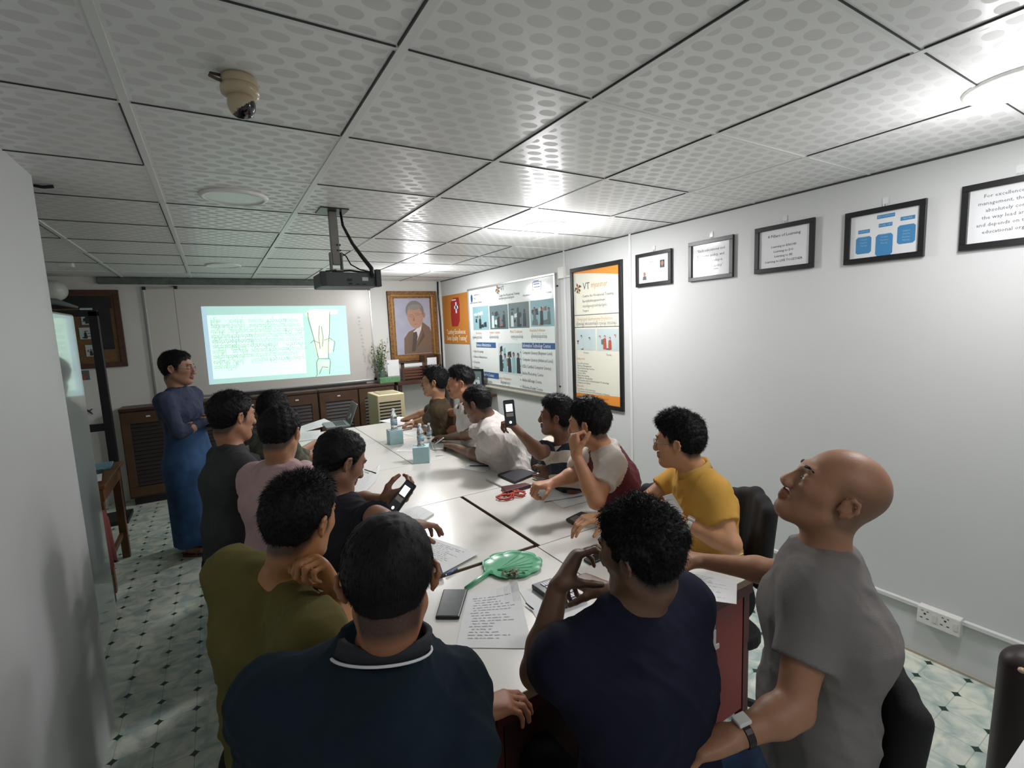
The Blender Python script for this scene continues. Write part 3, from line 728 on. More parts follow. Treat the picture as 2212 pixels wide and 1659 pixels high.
left('man in an olive green t-shirt resting his chin on his hand', 650,1112,1.25, yaw=38, pitch=-10, roll=4, tyaw=42, sk='ac774b', shirt='615a30', hair=h(t=.011,L=.026,lift=.9,mess=.4,flow=(.2,0,.1),top=.006,n=5600,w=.0009,nape=-.07), seed=25, lean=(.06,0), build=1.04, hs=.93, neckoff=at(604,1244,1.33)-at(650,1112,1.25), fold=.010,
    sh=dict(L=at(505,1235,1.38), R=at(678,1372,1.10)),
    arms=dict(L=dict(e=at(765,1360,1.32), w=at(722,1268,1.21), s=.92, d=at(676,1190,1.17)-at(722,1268,1.21), n=-camR*.6-camF*.7, side=-1, curl=(.9,1.0,1.05,1.1), thumb=.6),
              R=dict(e=at(690,1480,1.16), w=at(760,1385,1.22), d=camU-camR*.3, n=-camR)))
left('man in a dark teal polo with white collar line seen squarely from behind', 840,1236,.92, yaw=70, pitch=-14, tyaw=62, sk='9a674a', shirt='182630', hair=h(t=.013,L=.022,lift=.06,n=13000,nape=-.070,side=.010,rough=.35,fade=.06,mess=.14,w=.0006,flow=(-.35,0,-.45),shade=.035), seed=26, sleeve=1.2, lean=(.02,0), build=1.10, hs=.95,
    sh=dict(L=at(590,1510,.92), R=at(975,1485,1.02)), neckoff=at(815,1405,.95)-at(840,1236,.92),
    arms=dict(L=dict(e=at(560,1720,1.0), w=(.60,-.22,.80)), R=dict(e=at(1015,1640,.90), w=at(985,1640,1.10))), collar=dict(c='23262d', stripe=('d8d6da',-.014), r=1.0, tilt=40, dx=0, dz=0, up=.066, drop=0))
hn = at(1378,1178,1.10)
person('man in a navy t-shirt with wavy hair holding his fingers near his mouth', hn, yaw=106, pitch=-8, roll=-4, tyaw=78, sk='6d503e', shirt='191c2e', hair=h(t=.016,L=.026,curl=.005,lift=.5,n=10000,flow=(.2,0,0),mess=.4,rough=3,nape=-.065,fade=.03,fringe=.06,w=.0010), seed=27, lean=(.10,0), build=1.02, hs=.90, neckoff=at(1362,1312,1.12)-hn,
    sh=dict(L=at(1225,1420,1.08), R=at(1472,1300,1.20)),
    arms=dict(L=dict(e=at(1160,1452,1.16), w=at(1205,1270,1.20), d=at(1248,1185,1.22)-at(1205,1262,1.20), n=camR*.9-camU*.1, side=-1, curl=(.62,.62,.66,.7), thumb=.2, tdir=camR*.95-camU*.12+camF*.1),
              R=dict(e=at(1440,1345,1.42), w=at(1312,1275,1.44), d=at(1245,1250,1.5)-at(1312,1275,1.44), n=(0,0,-1), curl=(.6,.7,.8,.8), side=1)))
# right row, near to far
hb = at(1800,1054,1.16)
person('bald man in a grey t-shirt gazing up at the screen from the near right corner', hb, yaw=128, pitch=29, roll=0, tyaw=146, sk='9d7156', shirt='7a7674', hair=None, seed=31, lean=(.02,0), build=1.0, hs=.95, sitdir=150, fold=.006,
    pelvis=at(1745,1560,1.18), trou='1b2638', troumat=mat('jeans_blue','1e2c42',.9,col2='3a5c86',vscale=3.2,bump=.3,bscale=500), sh=dict(L=at(1762,1275,1.12), R=at(1790,1230,1.40)), neckoff=at(1780,1190,1.19)-hb+np.array([0,0,.0]),
    arms=dict(L=dict(e=at(1715,1530,1.06), w=at(1590,1590,1.03), d=-camR-camU*.25, n=-camU, side=-1), R=dict(e=at(1688,1238,1.50), w=at(1520,1212,1.62), d=at(1450,1195,1.68)-at(1520,1210,1.62), n=(0,0,-1), curl=(.5,.6,.6,.7), side=1)),
    collar=dict(c='2e2c30', h=.012, r=.94), watch=('L','2a2422'))
ho = at(1466,948,2.08)
person('man in a mustard polo shirt with glasses and curly dark hair', ho, yaw=116, pitch=-4, tyaw=140, sk='bf8d67', shirt='c79a48', hair=h(t=.013,L=.026,curl=.006,lift=.7,n=6000,mess=.5,top=.020,rough=1.6,fringe=.056,side=.008,nape=-.06), seed=32, lean=(.10,0), glasses='3b2418', fold=.005, build=1.06, sitdir=160,
    sh=dict(L=at(1535,1060,2.00)), neckoff=at(1500,1012,2.10)-ho,
    arms=dict(L=dict(e=at(1578,1175,1.90), w=at(1478,1130,1.98), d=-camR+camU*.3, n=-camU*.3+camF, side=-1, curl=(.7,.8,.8,.8)), R=dict(e=at(1392,1085,2.28), w=at(1300,1118,2.10), d=at(1262,1122,2.05)-at(1300,1118,2.10), n=(0,0,-1), side=1)),
    collar=dict(c='c09a4e', open=1), watch=('L','c9c9c4'))
hm = at(1270,910,2.42)
def raglan(cen, D):
    out = np.zeros(len(cen), int)
    for nm in 'LR':
        Sx = D['S'][nm]; E_ = D['wr'][nm][0]; N_ = D['neck']
        for a, b, r in ((N_, Sx, .075), (Sx, E_, .085)):
            t = np.clip(((cen-a)@(b-a))/((b-a)@(b-a)), 0, 1); d = np.linalg.norm(cen-a-t[:,None]*(b-a), axis=1); out |= (d < r).astype(int)
    return out
MAR = mat('shirt_maroon','5a1c26',.88,bump=.25,bscale=420,var=.05); CRM = mat('shirt_cream','c9c0b6',.88,bump=.25,bscale=420,var=.04)
person('man in a maroon and cream raglan t-shirt with his fist against his cheek', hm, yaw=120, pitch=-8, tyaw=146, sk='b98361', shirtmat=[MAR, CRM], shirt_idx=raglan, hair=h(t=.018,L=.026,curl=.005,lift=.55,top=.014,mess=.45,rough=1.4,n=4500), seed=33, lean=(.12,0), sitdir=160,
    sh=dict(L=at(1318,1000,2.30), R=at(1258,1000,2.55)), neckoff=at(1305,965,2.45)-hm,
    arms=dict(L=dict(e=at(1288,1082,2.18), w=at(1245,985,2.26), d=at(1240,935,2.3)-at(1247,985,2.26), n=camR*.8+camF*.4, side=-1, curl=(1.0,1.1,1.1,1.1), thumb=.3), R=dict(e=at(1248,1022,2.52), w=at(1190,1045,2.46), d=at(1150,1050,2.4)-at(1190,1045,2.46), n=(0,0,-1), side=1, curl=(.9,1,1,1))),
    collar=dict(c='cfc8bf', h=.014))
hs_ = at(1202,895,2.88)
def stripe_mat():
    m = mat('shirt_striped', 'c8c2b4', .88, bump=.2, bscale=400); nt, b, N, L = nodes(m)
    g = N.new('ShaderNodeNewGeometry'); sp = N.new('ShaderNodeSeparateXYZ'); L.new(g.outputs['Position'], sp.inputs[0])
    v = mnode(nt, 'FRACT', mnode(nt, 'ADD', mnode(nt, 'DIVIDE', mnode(nt, 'ADD', mnode(nt, 'ADD', sp.outputs[2], mnode(nt, 'MULTIPLY', sp.outputs[0], .35)), mnode(nt, 'MULTIPLY', sp.outputs[1], .25)), .145), 10))
    L.new(mixc(nt, mnode(nt, 'LESS_THAN', v, .48), lin('cbc4b2'), lin('1d2c3a')), b.inputs['Base Color']); return m
person('man in a navy and cream striped polo lifting a phone to take a picture', hs_, yaw=133, pitch=2, tyaw=150, sk='795541', shirtmat=stripe_mat(), hair=h(t=.016,L=.028,lift=.6,top=.010,mess=.45), seed=34, lean=(.06,0), sitdir=165,
    neckoff=at(1218,962,2.93)-hs_, sh=dict(L=at(1236,985,2.80), R=at(1188,968,3.06)),
    arms=dict(R=dict(e=at(1165,978,2.78), w=at(1128,940,2.66), d=camU*.75-camR*.65, n=-camR*.7+camF*.2-camU*.3, side=-1, curl=(.9,.9,.9,1.0), thumb=.6), L=dict(w=atz(1190,1030,.80))),
    collar=dict(c='d0c9bb', open=1))
hw_ = at(1030,868,3.30)
person('man in a white t-shirt bending over the table writing with a pen', hw_, yaw=128, pitch=-20, tyaw=150, sk='7a5743', shirt='c9c3be', hair=h(t=.010,L=.012), seed=35, lean=(.20,0), sitdir=160, build=1.22, hs=1.0, fold=.009, sleeve=.8,
    neckoff=at(1056,902,3.35)-hw_, sh=dict(L=at(1060,945,3.10), R=at(1060,925,3.42)), 
    arms=dict(L=dict(e=atz(1046,988,.81), w=atz(978,964,.81), d=atz(938,948,.80)-atz(978,964,.80), n=(0,0,-1), side=-1, curl=(.5,.6,.8,.9)), R=dict(w=atz(965,945,.81), d=atz(930,943,.80)-atz(965,945,.80), n=(0,0,-1), side=1, curl=(.6,.7,.8,.9))))
hbn = at(938,822,4.50)
person('man in a brown t-shirt with glasses, the farthest seated by the air cooler', hbn, yaw=146, pitch=0, tyaw=150, sk='b08261', shirt='4c4030', hair=h(t=.016,L=.026,lift=.4,top=.008), seed=36, sleeve=.85, lean=(.06,0), glasses='b9b9b9', sitdir=165, hs=1.12,
    arms=dict(L=dict(e=atz(922,908,.84), w=atz(895,912,.80), d=(-1,-.3,0)), R=dict(w=(1.84,3.75,.80))))
hf = at(994,824,3.85)
person('young man with faded sides wearing a white t-shirt with dark trim', hf, yaw=152, pitch=-4, tyaw=150, sk='b27c5f', shirt='d2cfca', hair=h(t=.016,L=.026,lift=.7,top=.016,nape=-.02,side=.03,fade=.06), seed=37, sleeve=.75, lean=(.06,0), sitdir=165, hs=1.0,
    neckoff=at(1010,870,3.9)-hf, sh=dict(L=at(1024,898,3.75)),
    arms=dict(L=dict(e=atz(996,928,.82), w=atz(937,931,.80), d=atz(895,925,.80)-atz(937,931,.80), n=(0,0,-1), side=-1, curl=(.1,.7,.8,.9)), R=dict(w=atz(905,905,.80))),
    watch=('L','d0d0d0'), collar=dict(c='2a2a2c', h=.012))
# ------------------------------------------------------------------ wall things
BLK = mat('black_plastic', '17181a', .35); WHT = mat('white_paper', 'd9dcdc', .7); ALU = mat('aluminium', 'b9bbbb', .35, metal=.7)
INK = mat('ink_grey', '5a5d60', .8); INKL = mat('ink_light', '9a9da0', .8); INKD = mat('ink_dark', '2a2c2e', .8); BLUE = mat('print_blue', '2c5484', .6); ORG = mat('print_orange', 'd0852c', .6); ORGT = mat('print_orange_text', 'c79a6c', .6)
PH = [mat('photo_teal', '7fa6ac', .6), mat('photo_dark', '243036', .6), mat('photo_mid', '566a6c', .6), mat('photo_light', 'b4c4c4', .6), mat('photo_skin', '9b7058', .6), mat('photo_red', 'a8503c', .6)]
def picture(parent, fr, u0, v0, u1, v1, n0, seed, base=0, pal=(1,2,3,4), people=3, name='photo'):
    m = MB(**fr); m.mi = 0; r = random.Random(seed); W, H = u1-u0, v1-v0
    m.box((u0,v0,n0-.001), (u1,v1,n0)); mats = [PH[base]]+[PH[i] for i in pal]
    z = n0+.0004
    for i in range(9):
        x, y = u0+W*r.uniform(.02,.7), v0+H*r.uniform(.02,.75); w_, h_ = W*r.uniform(.1,.28), H*r.uniform(.05,.25); m.mat(1+r.randrange(len(pal)))
        m.poly([(x,y),(x+w_,y+h_*.2*r.uniform(-1,1)),(min(x+w_*.9,u1),min(y+h_,v1)),(x+w_*.1,min(y+h_*.8,v1))], z); z += .00006
    for i in range(people):
        x = u0+W*(i+.6)/(people+.3); y = v0+H*r.uniform(.45,.62); s = H*.10
        m.mat(1+r.choice([0,2,0])); m.poly([(x-s*1.1,v0+H*.06),(x+s*1.1,v0+H*.06),(x+s*.9,y),(x,y+s*.4),(x-s*.9,y)], z); z += .00006
        m.mat(1); m.disc(x, y+s*.95, s*.62, s*.75, z); z += .00006; m.mat(len(pal)); m.disc(x-s*.12, y+s*.75, s*.40, s*.5, z, 12); z += .00006
    return m.build(name, mats, parent)
def lines(m, u, v, w, n, dv, h_=.004, seed=0, z=.0, words=True):
    r = random.Random(seed)
    for i in range(n):
        x = u; end = u+w*(r.uniform(.72,1) if i < n-1 else r.uniform(.3,.6))
        while x < end:
            l = min(r.uniform(.02,.07)*w/.3*.5, end-x); m.rect(x, v-i*dv-h_/2, x+l, v-i*dv+h_/2, z); x += l+.006
def UV(fr, px, py):
    p = atx(px, py, XR) if fr is WR else aty(px, py, YB)
    return (-p[1], p[2]) if fr is WR else (p[0], p[2])
# --- course board on the right wall
bu0, bu1, bv0, bv1 = -4.52, -2.62, 1.012, 2.228
t = thing('course_board', 'large white course board with a row of four photos and blue headings on right wall', 'notice board', (XR-.01,3.57,bv0))
m = MB(**WR)
for a, b in (((bu0,bv0,0),(bu1,bv0+.03,.03)),((bu0,bv1-.02,0),(bu1,bv1,.03)),((bu0,bv0+.03,0),(bu0+.02,bv1-.02,.03)),((bu1-.025,bv0+.03,0),(bu1,bv1-.02,.03))): m.box(a, b)
m.build('frame', ALU, t, bevel=.002)
MB(**WR).box((bu0+.15,bv0-.02,.0), (bu1-.1,bv0-.001,.055)).build('pen_tray', mat('tray_beige', 'b3ada0', .5), t, bevel=.003)
MB(**WR).box((bu0+.02,bv0+.03,.002), (bu1-.025,bv1-.02,.016)).build('printed_sheet', mat('board_white', 'd3d9d6', .16, spec=.6), t)
B = lambda cx, cy: UV(WR, 1010+cx/5.72, 580+cy/5.72)
for k, (x0, y0, x1, y1, pal, base, ppl) in enumerate(((52,480,248,760,(1,3,2,4),0,1),(262,455,490,750,(1,5,3,2),2,3),(500,420,755,735,(1,2,3,1),2,3),(775,385,1072,715,(1,3,2,4),0,3))):
    (a, _), (b, _) = B(x0, 0), B(x1, 0); v0 = B((x0+x1)/2, y1)[1]; v1 = B((x0+x1)/2, (y0 if k else y0-10))[1]
    picture(t, WR, a, v0, b, v1-.0, .0175, 40+k, base, pal, ppl)
(a, _), (b, _) = B(350,0), B(640,0); v0 = B(500,1300)[1]; v1 = B(500,920)[1]; picture(t, WR, a, v0, b, v1, .0175, 55, 3, (1,2,0,4), 5)
def band(cx0, cx1, cyt, cyb): return B(cx0,0)[0], B((cx0+cx1)/2,cyb)[1], B(cx1,0)[0], B((cx0+cx1)/2,cyt)[1]
m = MB(**WR)
bands = [band(75,322,912,975), band(652,1092,918,992), band(150,342,1275,1345)]
for bb in bands: MB(**WR).rect(*bb, z=.0172).build('heading_band', BLUE, t)
z = .0178
for bb, s, al in ((bands[0],'Business Administration',.9),(bands[1],'Information Technology Courses',.93),(bands[2],'English Courses',.8)):
    m = MB(**WR); m.text(s, .062, bb[0]+.012, (bb[1]+bb[3])/2, z, sx=al*(bb[2]-bb[0]-.02)/(.0305*len(s))); m.build('heading_lettering', mat('print_white', 'dfe6ea', .6), t)
m = MB(**WR)
for i, s in enumerate(('Computer Literacy (Beginner Level)','Computer Literacy (Advanced Level)','ICDL Certified Computer Literacy','Adobe Photoshop Course','Adobe InDesign Course','Welcome Design Course')):
    u, v = B(672, 1035+i*84); m.disc(u, v, .008, z=z, n=8); m.text(s, .050, u+.035, v, z, sx=.76)
for i, s in enumerate(('Basic Accounting','Business Administration','Economics','Marketing')):
    u, v = B(85, 1020+i*66); m.disc(u, v, .007, z=z, n=8); m.text(s, .045, u+.03, v, z, sx=.8)
u, v = B(212, 1385); m.text('General English', .045, u, v, z, sx=.8)
for i, (x, s) in enumerate(((75,'လျှပ်စစ်ပညာသင်တန်း'),(285,'ပရိဘောဂသင်တန်း'),(548,'သတ္တုပညာသင်တန်း'),(800,'ဟိုတယ်လုပ်ငန်းသင်တန်း'))):
    u, v = B(x, 850-i*4); m.text(s, .045, u, v, z, sx=.62)
u, v = B(425, 1400); m.text('စီးပွားရေးပညာ', .042, u, v, z, sx=.8)
u, v = B(400, 340); m.text('Centre for Vocational Training', .040, u, v, z, sx=.9); u, v = B(400, 375); m.text('အသက်မွေးပညာသင်တန်းကျောင်း', .034, u, v, z, sx=.7)
u, v = B(92, 330); m.text('Schweizerische', .026, u, v, z); u, v = B(92, 372); m.text('Eidg.', .026, u, v, z)
u, v = B(45, 430); m.text('Swiss Vocational Training', .036, u, v, z, sx=.85)
u, v = B(700, 335); m.text('Association for Vocational Education Myanmar', .032, u, v, z, sx=.85)
u, v = B(420, 250); m.text('VT', .075, u, v, z, sx=.9)
m.build('lettering', INK, t)
m = MB(**WR)
for x, y, s in ((118,797,'Electrician'),(285,790,'Furniture Technician'),(540,780,'Metal Technician'),(785,765,'Hospitality Professions'),(400,1345,'Business Administration')):
    u, v = B(x, y); m.text(s, .046, u, v, z, sx=.82 if len(s) < 20 else .66)
m.build('orange_lettering', ORGT, t)
def emblem(parent, fr, u, v, s, z):
    m = MB(**fr); m.mi = 0
    for a in range(5): th = math.radians(90+72*a+18); m.disc(u+s*.55*math.cos(th), v+s*.6*math.sin(th), s*.30, s*.24, z+.0001*a, 10, th)
    m.mat(1); m.disc(u, v, s*.30, z=z+.0007, n=10)
    for a in range(4): th = math.radians(90*a+20); m.mat(a%2); m.disc(u+s*.85*math.cos(th), v+s*.85*math.sin(th), s*.17, z=z+.0008, n=8)
    m.build('emblem', [mat('emblem_brown', '5e4a35', .6), mat('emblem_ochre', 'a8783a', .6)], parent)
u, v = B(388, 262); emblem(t, WR, u, v, .055, .0175)
m = MB(**WR); u, v = B(65, 372); m.disc(u, v, .028, .05, .0175); m.build('round_badge', BLUE, t)
u0, vv0, u1, vv1 = band(810,918,165,265); m = MB(**WR)
for a, b in (((u0,vv0),(u1,vv0+.006)),((u0,vv1-.006),(u1,vv1)),((u0,vv0),(u0+.006,vv1)),((u1-.006,vv0),(u1,vv1))): m.rect(*a, *b, z=.0178)
for i in range(3): m.rect(u0+.02, vv0+.025+i*.03, u1-.02-.01*i, vv0+.035+i*.03, z=.0178)
m.build('stamp_box', mat('print_lightblue', '6f8fc0', .6), t)
for px, py in ((1201,618),(1207,834)):
    p = atx(px,py,XR); MB().fr((XR,p[1]-.03,p[2]),(0,1,0),(0,0,1),(-1,0,0)).lathe([(.008,0),(.008,.012),(.0,.014)], n=10).build('mounting_screw', BLK, t)
# --- tall poster frame
t = thing('poster_frame', 'tall narrow poster in a thin black frame with orange ends, between board and certificates', 'poster', (XR-.01,2.06,.98))
pu0, pu1, pv0, pv1 = -2.395, -1.73, .98, 2.235
m = MB(**WR); fw = .036
for a, b in (((pu0,pv0,0),(pu1,pv0+fw,.022)),((pu0,pv1-fw,0),(pu1,pv1,.022)),((pu0,pv0+fw,0),(pu0+fw,pv1-fw,.022)),((pu1-fw,pv0+fw,0),(pu1,pv1-fw,.022))): m.box(a, b)
m.build('frame', BLK, t, bevel=.002)
a0, a1, b0, b1 = pu0+fw, pu1-fw, pv0+fw, pv1-fw; Wd = a1-a0
MB(**WR).box((a0,b0,.002),(a1,b1,.008)).build('printed_sheet', mat('poster_cream', 'd6d6c6', .35), t)
m = MB(**WR)
m.poly([(a0,b1)]+[(a0+Wd*i/10, b1-.012-.065*(i/10)**1.3) for i in range(11)]+[(a1,b1)], .0086); m.poly([(a1,b0)]+[(a1-Wd*i/10, b0+.085-.02*(i/10)) for i in range(11)]+[(a0,b0)], .0086)
m.build('orange_curve', mat('poster_orange', 'd98a34', .5), t)
emblem(t, WR, a0+.06, b1-.15, .05, .0088)
m = MB(**WR); z = .0092
m.text('VT', .085, a0+.13, b1-.14, z, sx=.9)
for i, s in enumerate(('Centre for Vocational Training','Berufsbildungszentrum')): m.text(s, .034, a0+.12, b1-.225-i*.045, z, sx=.95)
m.text('အသက်မွေးပညာသင်တန်းကျောင်း', .03, a0+.12, b1-.315, z, sx=.75); m.text('Yangon', .028, a0+.12, b1-.355, z)
m.rect(a0, b1-.395, a1, b1-.389, z); m.rect(a0, b1-.505, a1, b1-.499, z)
m.text('ဟိုတယ်နှင့် စားသောက်ဆိုင် လုပ်ငန်း ဘာသာရပ်', .036, a0+.02, b1-.472, z, sx=.75)
m.text('Practice', .022, a0+.12, b1-.735, z); m.text('Theory', .022, a0+.42, b1-.745, z)
for i, s in enumerate(('Food Production','Kitchen Management','Food & Beverage Service','Housekeeping','Front Office','Basic Accounting','English for Hospitality','Information and Communication Technology','Hygiene and Safety')): m.text(s, .023, a0+.03, b1-.835-i*.0225, z)
for i, s in enumerate(('Certificate of the Federation','Recognized in Hotels and Restaurants in Myanmar','Practical training in hotels','Good career opportunities in the service sector','Three years combined training','Part-time course once a week')): m.text(s, .021, a0+.03, b1-1.075-i*.020, z)
m.build('lettering', INK, t)
m = MB(**WR); m.text('myanmar', .07, a0+.24, b1-.135, z, sx=.8); m.text('Hotel and Gastronomy Profession', .043, a0+.04, b1-.430, z, sx=.78); m.text('Subjects', .034, a0+.02, b1-.79, z); m.text('Benefits', .030, a0+.02, b1-1.045, z); m.build('orange_lettering', ORGT, t)
picture(t, WR, a0+.025, b1-.71, a0+.285, b1-.52, .0092, 61, 3, (1,4,3,3), 2); picture(t, WR, a0+.305, b1-.71, a1-.015, b1-.52, .0092, 62, 3, (5,2,3,3), 4)
# --- five certificate frames with clips
def cert(label, y0, y1, v0, v1, content, tilt=0):
    u0, u1 = -y0, -y1
    t = thing('certificate_frame', label, 'picture frame', (XR-.01,(y0+y1)/2,v0), 'framed sheets along the right wall')
    m = MB(**WR); fw = .026
    for a, b in (((u0,v0,.004),(u1,v0+fw,.022)),((u0,v1-fw,.004),(u1,v1,.022)),((u0,v0+fw,.004),(u0+fw,v1-fw,.022)),((u1-fw,v0+fw,.004),(u1,v1-fw,.022))): m.box(a, b)
    m.build('frame', BLK, t, bevel=.0015)
    s = MB(**WR).box((u0+fw,v0+fw,.004),(u1-fw,v1-fw,.010)).build('printed_sheet', mat('cert_paper', 'd6d9da', .12, spec=.6), t)
    content(t, s, (u0+u1)/2, (v0+v1)/2, (u1-u0)-2*fw, (v1-v0)-2*fw)
    m = MB(**WR); c = (u0+u1)/2; m.box((c-.012,v1+.012,.0),(c+.012,v1+.045,.004)); m.tube([(c-.006,v1+.016,.006),(c-.006,v1-.004,.008),(c+.006,v1-.004,.008),(c+.006,v1+.016,.006)], .0016, 6); m.build('hanging_clip', mat('clip_clear', 'd6dada', .1, spec=.8), t)
def c1(t, s, c, v, W, H):
    m = MB(**WR); m.text('Certificate', .016, c-.02, v+H*.27, .0106, 'CENTER'); lines(m, c-W*.42, v+H*.15, W*.5, 5, .012, .0022, 1, .0106); m.text('Appreciation', .013, c+.02, v-H*.10, .0106, 'CENTER'); lines(m, c-W*.16, v-H*.2, W*.46, 4, .011, .002, 2, .0106); m.build('lettering', INKL, t)
    m = MB(**WR); m.mi = 0; m.rect(c+W*.22, v+.0, c+W*.36, v+H*.28, .0106); m.mat(1).disc(c+W*.29, v+H*.16, W*.045, H*.09, .0108); m.mat(2).poly([(c+W*.23,v),(c+W*.35,v),(c+W*.32,v+H*.07),(c+W*.26,v+H*.07)], .0108); m.build('portrait_photo', [PH[1], PH[4], INK], t)
    m = MB(**WR).mat(1).disc(c-W*.30, v-H*.16, W*.04, H*.08, .0108); m.mat(2).poly([(c-W*.37,v-H*.38),(c-W*.23,v-H*.38),(c-W*.25,v-H*.24),(c-W*.35,v-H*.24)], .0107); m.build('portrait_photo', [PH[1], PH[4], INK], t)
def c2(t, s, c, v, W, H):
    m = MB(**WR)
    for i, q in enumerate(('“Each educational and','Economic policy, and','Economic policy is','translational policy”')): m.text(q, .024, c, v+H*.30-i*.036, .0106, 'CENTER')
    m.text('Chinese Proverb', .017, c, v-H*.30, .0106, 'CENTER'); m.build('lettering', INK, t)
def c3(t, s, c, v, W, H):
    m = MB(**WR); m.text('4 Pillars of Learning', .024, c, v+H*.33, .0106, 'CENTER')
    for i, q in enumerate(('Learning to KNOW','Learning to DO','Learning to BE','Learning to LIVE TOGETHER')): m.text(q, .019, c, v+H*.05-i*.028, .0106, 'CENTER', sx=.95)
    m.build('lettering', INKD, t)
SKYB = mat('print_skyblue', '3f7fae', .5)
def c4(t, s, c, v, W, H):
    m = MB(**WR); z = .0106
    for x, y, w_, h_ in ((-.29,-.20,.24,.40),(.02,-.25,.25,.50),(.33,-.08,.25,.42)):
        a, b = c+W*x, v+H*y; m.prism([(a+px*W*w_/2*(1-.12*(abs(py) > .9)), b+py*H*h_/2) for px, py in ((-1,-.8),(-.85,-1),(.85,-1),(1,-.8),(1,.8),(.85,1),(-.85,1),(-1,.8))], z-.0004, z)
    for x, y, w_ in ((.03,.40,.26),(.03,.20,.20),(-.29,.12,.18),(.34,.27,.2)): m.rect(c+W*(x-w_/2), v+H*(y-.04), c+W*(x+w_/2), v+H*(y+.045), z)
    m.build('blue_chart', SKYB, t); m = MB(**WR)
    for x, y, q in ((.03,.40,'EDUCATION'),(.03,.20,'DUAL VET'),(-.29,.12,'SCHOOL'),(.34,.27,'WORK')): m.text(q, .012, c+W*x, v+H*y, z+.0004, 'CENTER')
    for x in (-.29,.02,.33):
        for i in range(4): m.text(('Subject','Course','Practice','Theory')[i], .010, c+W*x, v+H*(.0-.07*i), z+.0004, 'CENTER')
    m.build('lettering', mat('print_paleblue', '9dbfd8', .6), t)
def c5(t, s, c, v, W, H):
    m = MB(**WR)
    for i, q in enumerate(('For excellence of school','management, the principal is','absolutely confident in','the way lead and manage','and depends on the result of','educational organisation')): m.text(q, .021, c, v+H*.36-i*.030, .0106, 'CENTER')
    m.build('lettering', INK, t)
cert('black framed certificate with two tiny portrait photos, farthest of the row', 1.575,1.23,1.995,2.245, c1)
cert('black framed quotation with a bright lamp reflection across its glass', 1.078,.737,1.99,2.255, c2)
cert('black framed sheet of four Learning lines, middle of the row', .592,.247,1.99,2.26, c3)
cert('black framed sheet with a blue block chart', .095,-.246,1.982,2.245, c4)
cert('black framed paragraph cut off by the right edge of the photo', -.370,-.72,1.985,2.262, c5)
# --- orange banner
bl, br = UV(WR,953,743), UV(WR,1015,632)
t = thing('orange_banner', 'orange banner with a red shield and white cross in the far corner', 'banner', (XR-.01,5.0,1.5))
ou0, ou1, ov0, ov1 = -5.39, -4.535, 1.52, 2.20
MB(**WR).box((ou0,ov0,.001),(ou1,ov1,.006)).build('sheet', mat('banner_orange', 'b9772c', .45), t)
m = MB(**WR); cx, cy = ou0+.43, ov0+.43
m.prism([(cx-.13,cy+.15),(cx-.05,cy+.20),(cx+.13,cy+.20),(cx+.15,cy+.10),(cx+.13,cy-.12),(cx+.06,cy-.19),(cx-.13,cy-.19),(cx-.15,cy-.05)], .006, .0066); m.build('red_shield', mat('shield_red', '9c1f1c', .5), t)
m = MB(**WR); m.rect(cx+.015,cy-.01,cx+.055,cy+.14,.0072); m.rect(cx-.025,cy+.05,cx+.095,cy+.09,.0072); m.rect(cx-.09,cy+.165,cx+.04,cy+.18,.0072); m.build('white_cross', mat('print_white', 'dfe6ea', .6), t)
m = MB(**WR); m.text('“Lasting Excellence:', .098, ou0+.10, ov0+.165, .0068, sx=.80, thick=.002); m.text('Swiss Quality Training”', .098, ou0+.10, ov0+.075, .0068, sx=.72, thick=.002); m.build('lettering', mat('print_cream', 'e4d3b4', .6), t)
# --- trunking and sockets
t = structure(MB().box((XR-.022,YF,.252),(XR,YB,.272)).build('trim_7', mat('trunking', 'd2d3d1', .4), bevel=.002))
for k, (px, lab) in enumerate(((2012,'white switched wall socket on the trunking, the left of the pair'),(2056,'white switched wall socket on the trunking, the right of the pair'))):
    y = atx(px, 1325+k*20, XR)[1]; t = thing('wall_socket', lab, 'socket', (XR-.02,y,.20), 'wall sockets on the trunking')
    MB(**WR).box((-y-.043,.195,.0),(-y+.043,.281,.045)).build('socket_box', mat('socket_white', 'd9d9d4', .3), t, bevel=.004)
    m = MB(**WR); c = -y-.012
    for a, b, cc, d in ((-.004,.246,.004,.254),(-.018,.225,-.008,.229),(.006,.225,.016,.229),(-.014,.262,-.006,.265),(.006,.262,.014,.265)): m.box((c+a,b,.0445),(c+cc,d,.0458))
    m.build('socket_holes', BLK, t); MB(**WR).box((-y+.018,.222,.045),(-y+.034,.258,.048)).build('rocker_switch', mat('socket_switch', 'cfcfc9', .3), t, bevel=.001)
# junction box + conduit by the board top
t = thing('junction_box', 'small square white junction box high on the right wall above the board corner', 'junction box', (XR-.01,2.5,2.1))
p = atx(1216,588,XR); MB(**WR).box((-p[1]-.045,p[2]-.06,.0),(-p[1]+.045,p[2]+.05,.03)).build('cover', mat('socket_white', 'd9d9d4', .3), t, bevel=.004)
MB(**WR).box((-p[1]+.045,p[2]-.055,.0),(-p[1]+.12,p[2]-.04,.012)).build('conduit', mat('socket_white', 'd9d9d4', .3), t)
# --- corner cable, black
m = MB(); m.tube([(2.985,5.40,2.41),(2.97,5.385,2.2),(2.985,5.39,1.9),(2.99,5.40,1.5),(2.985,5.40,1.1)], .012, 8); tag(m.build('corner_cable', BLK, smooth=True), 'thick black cable running down the far right room corner', 'cable')
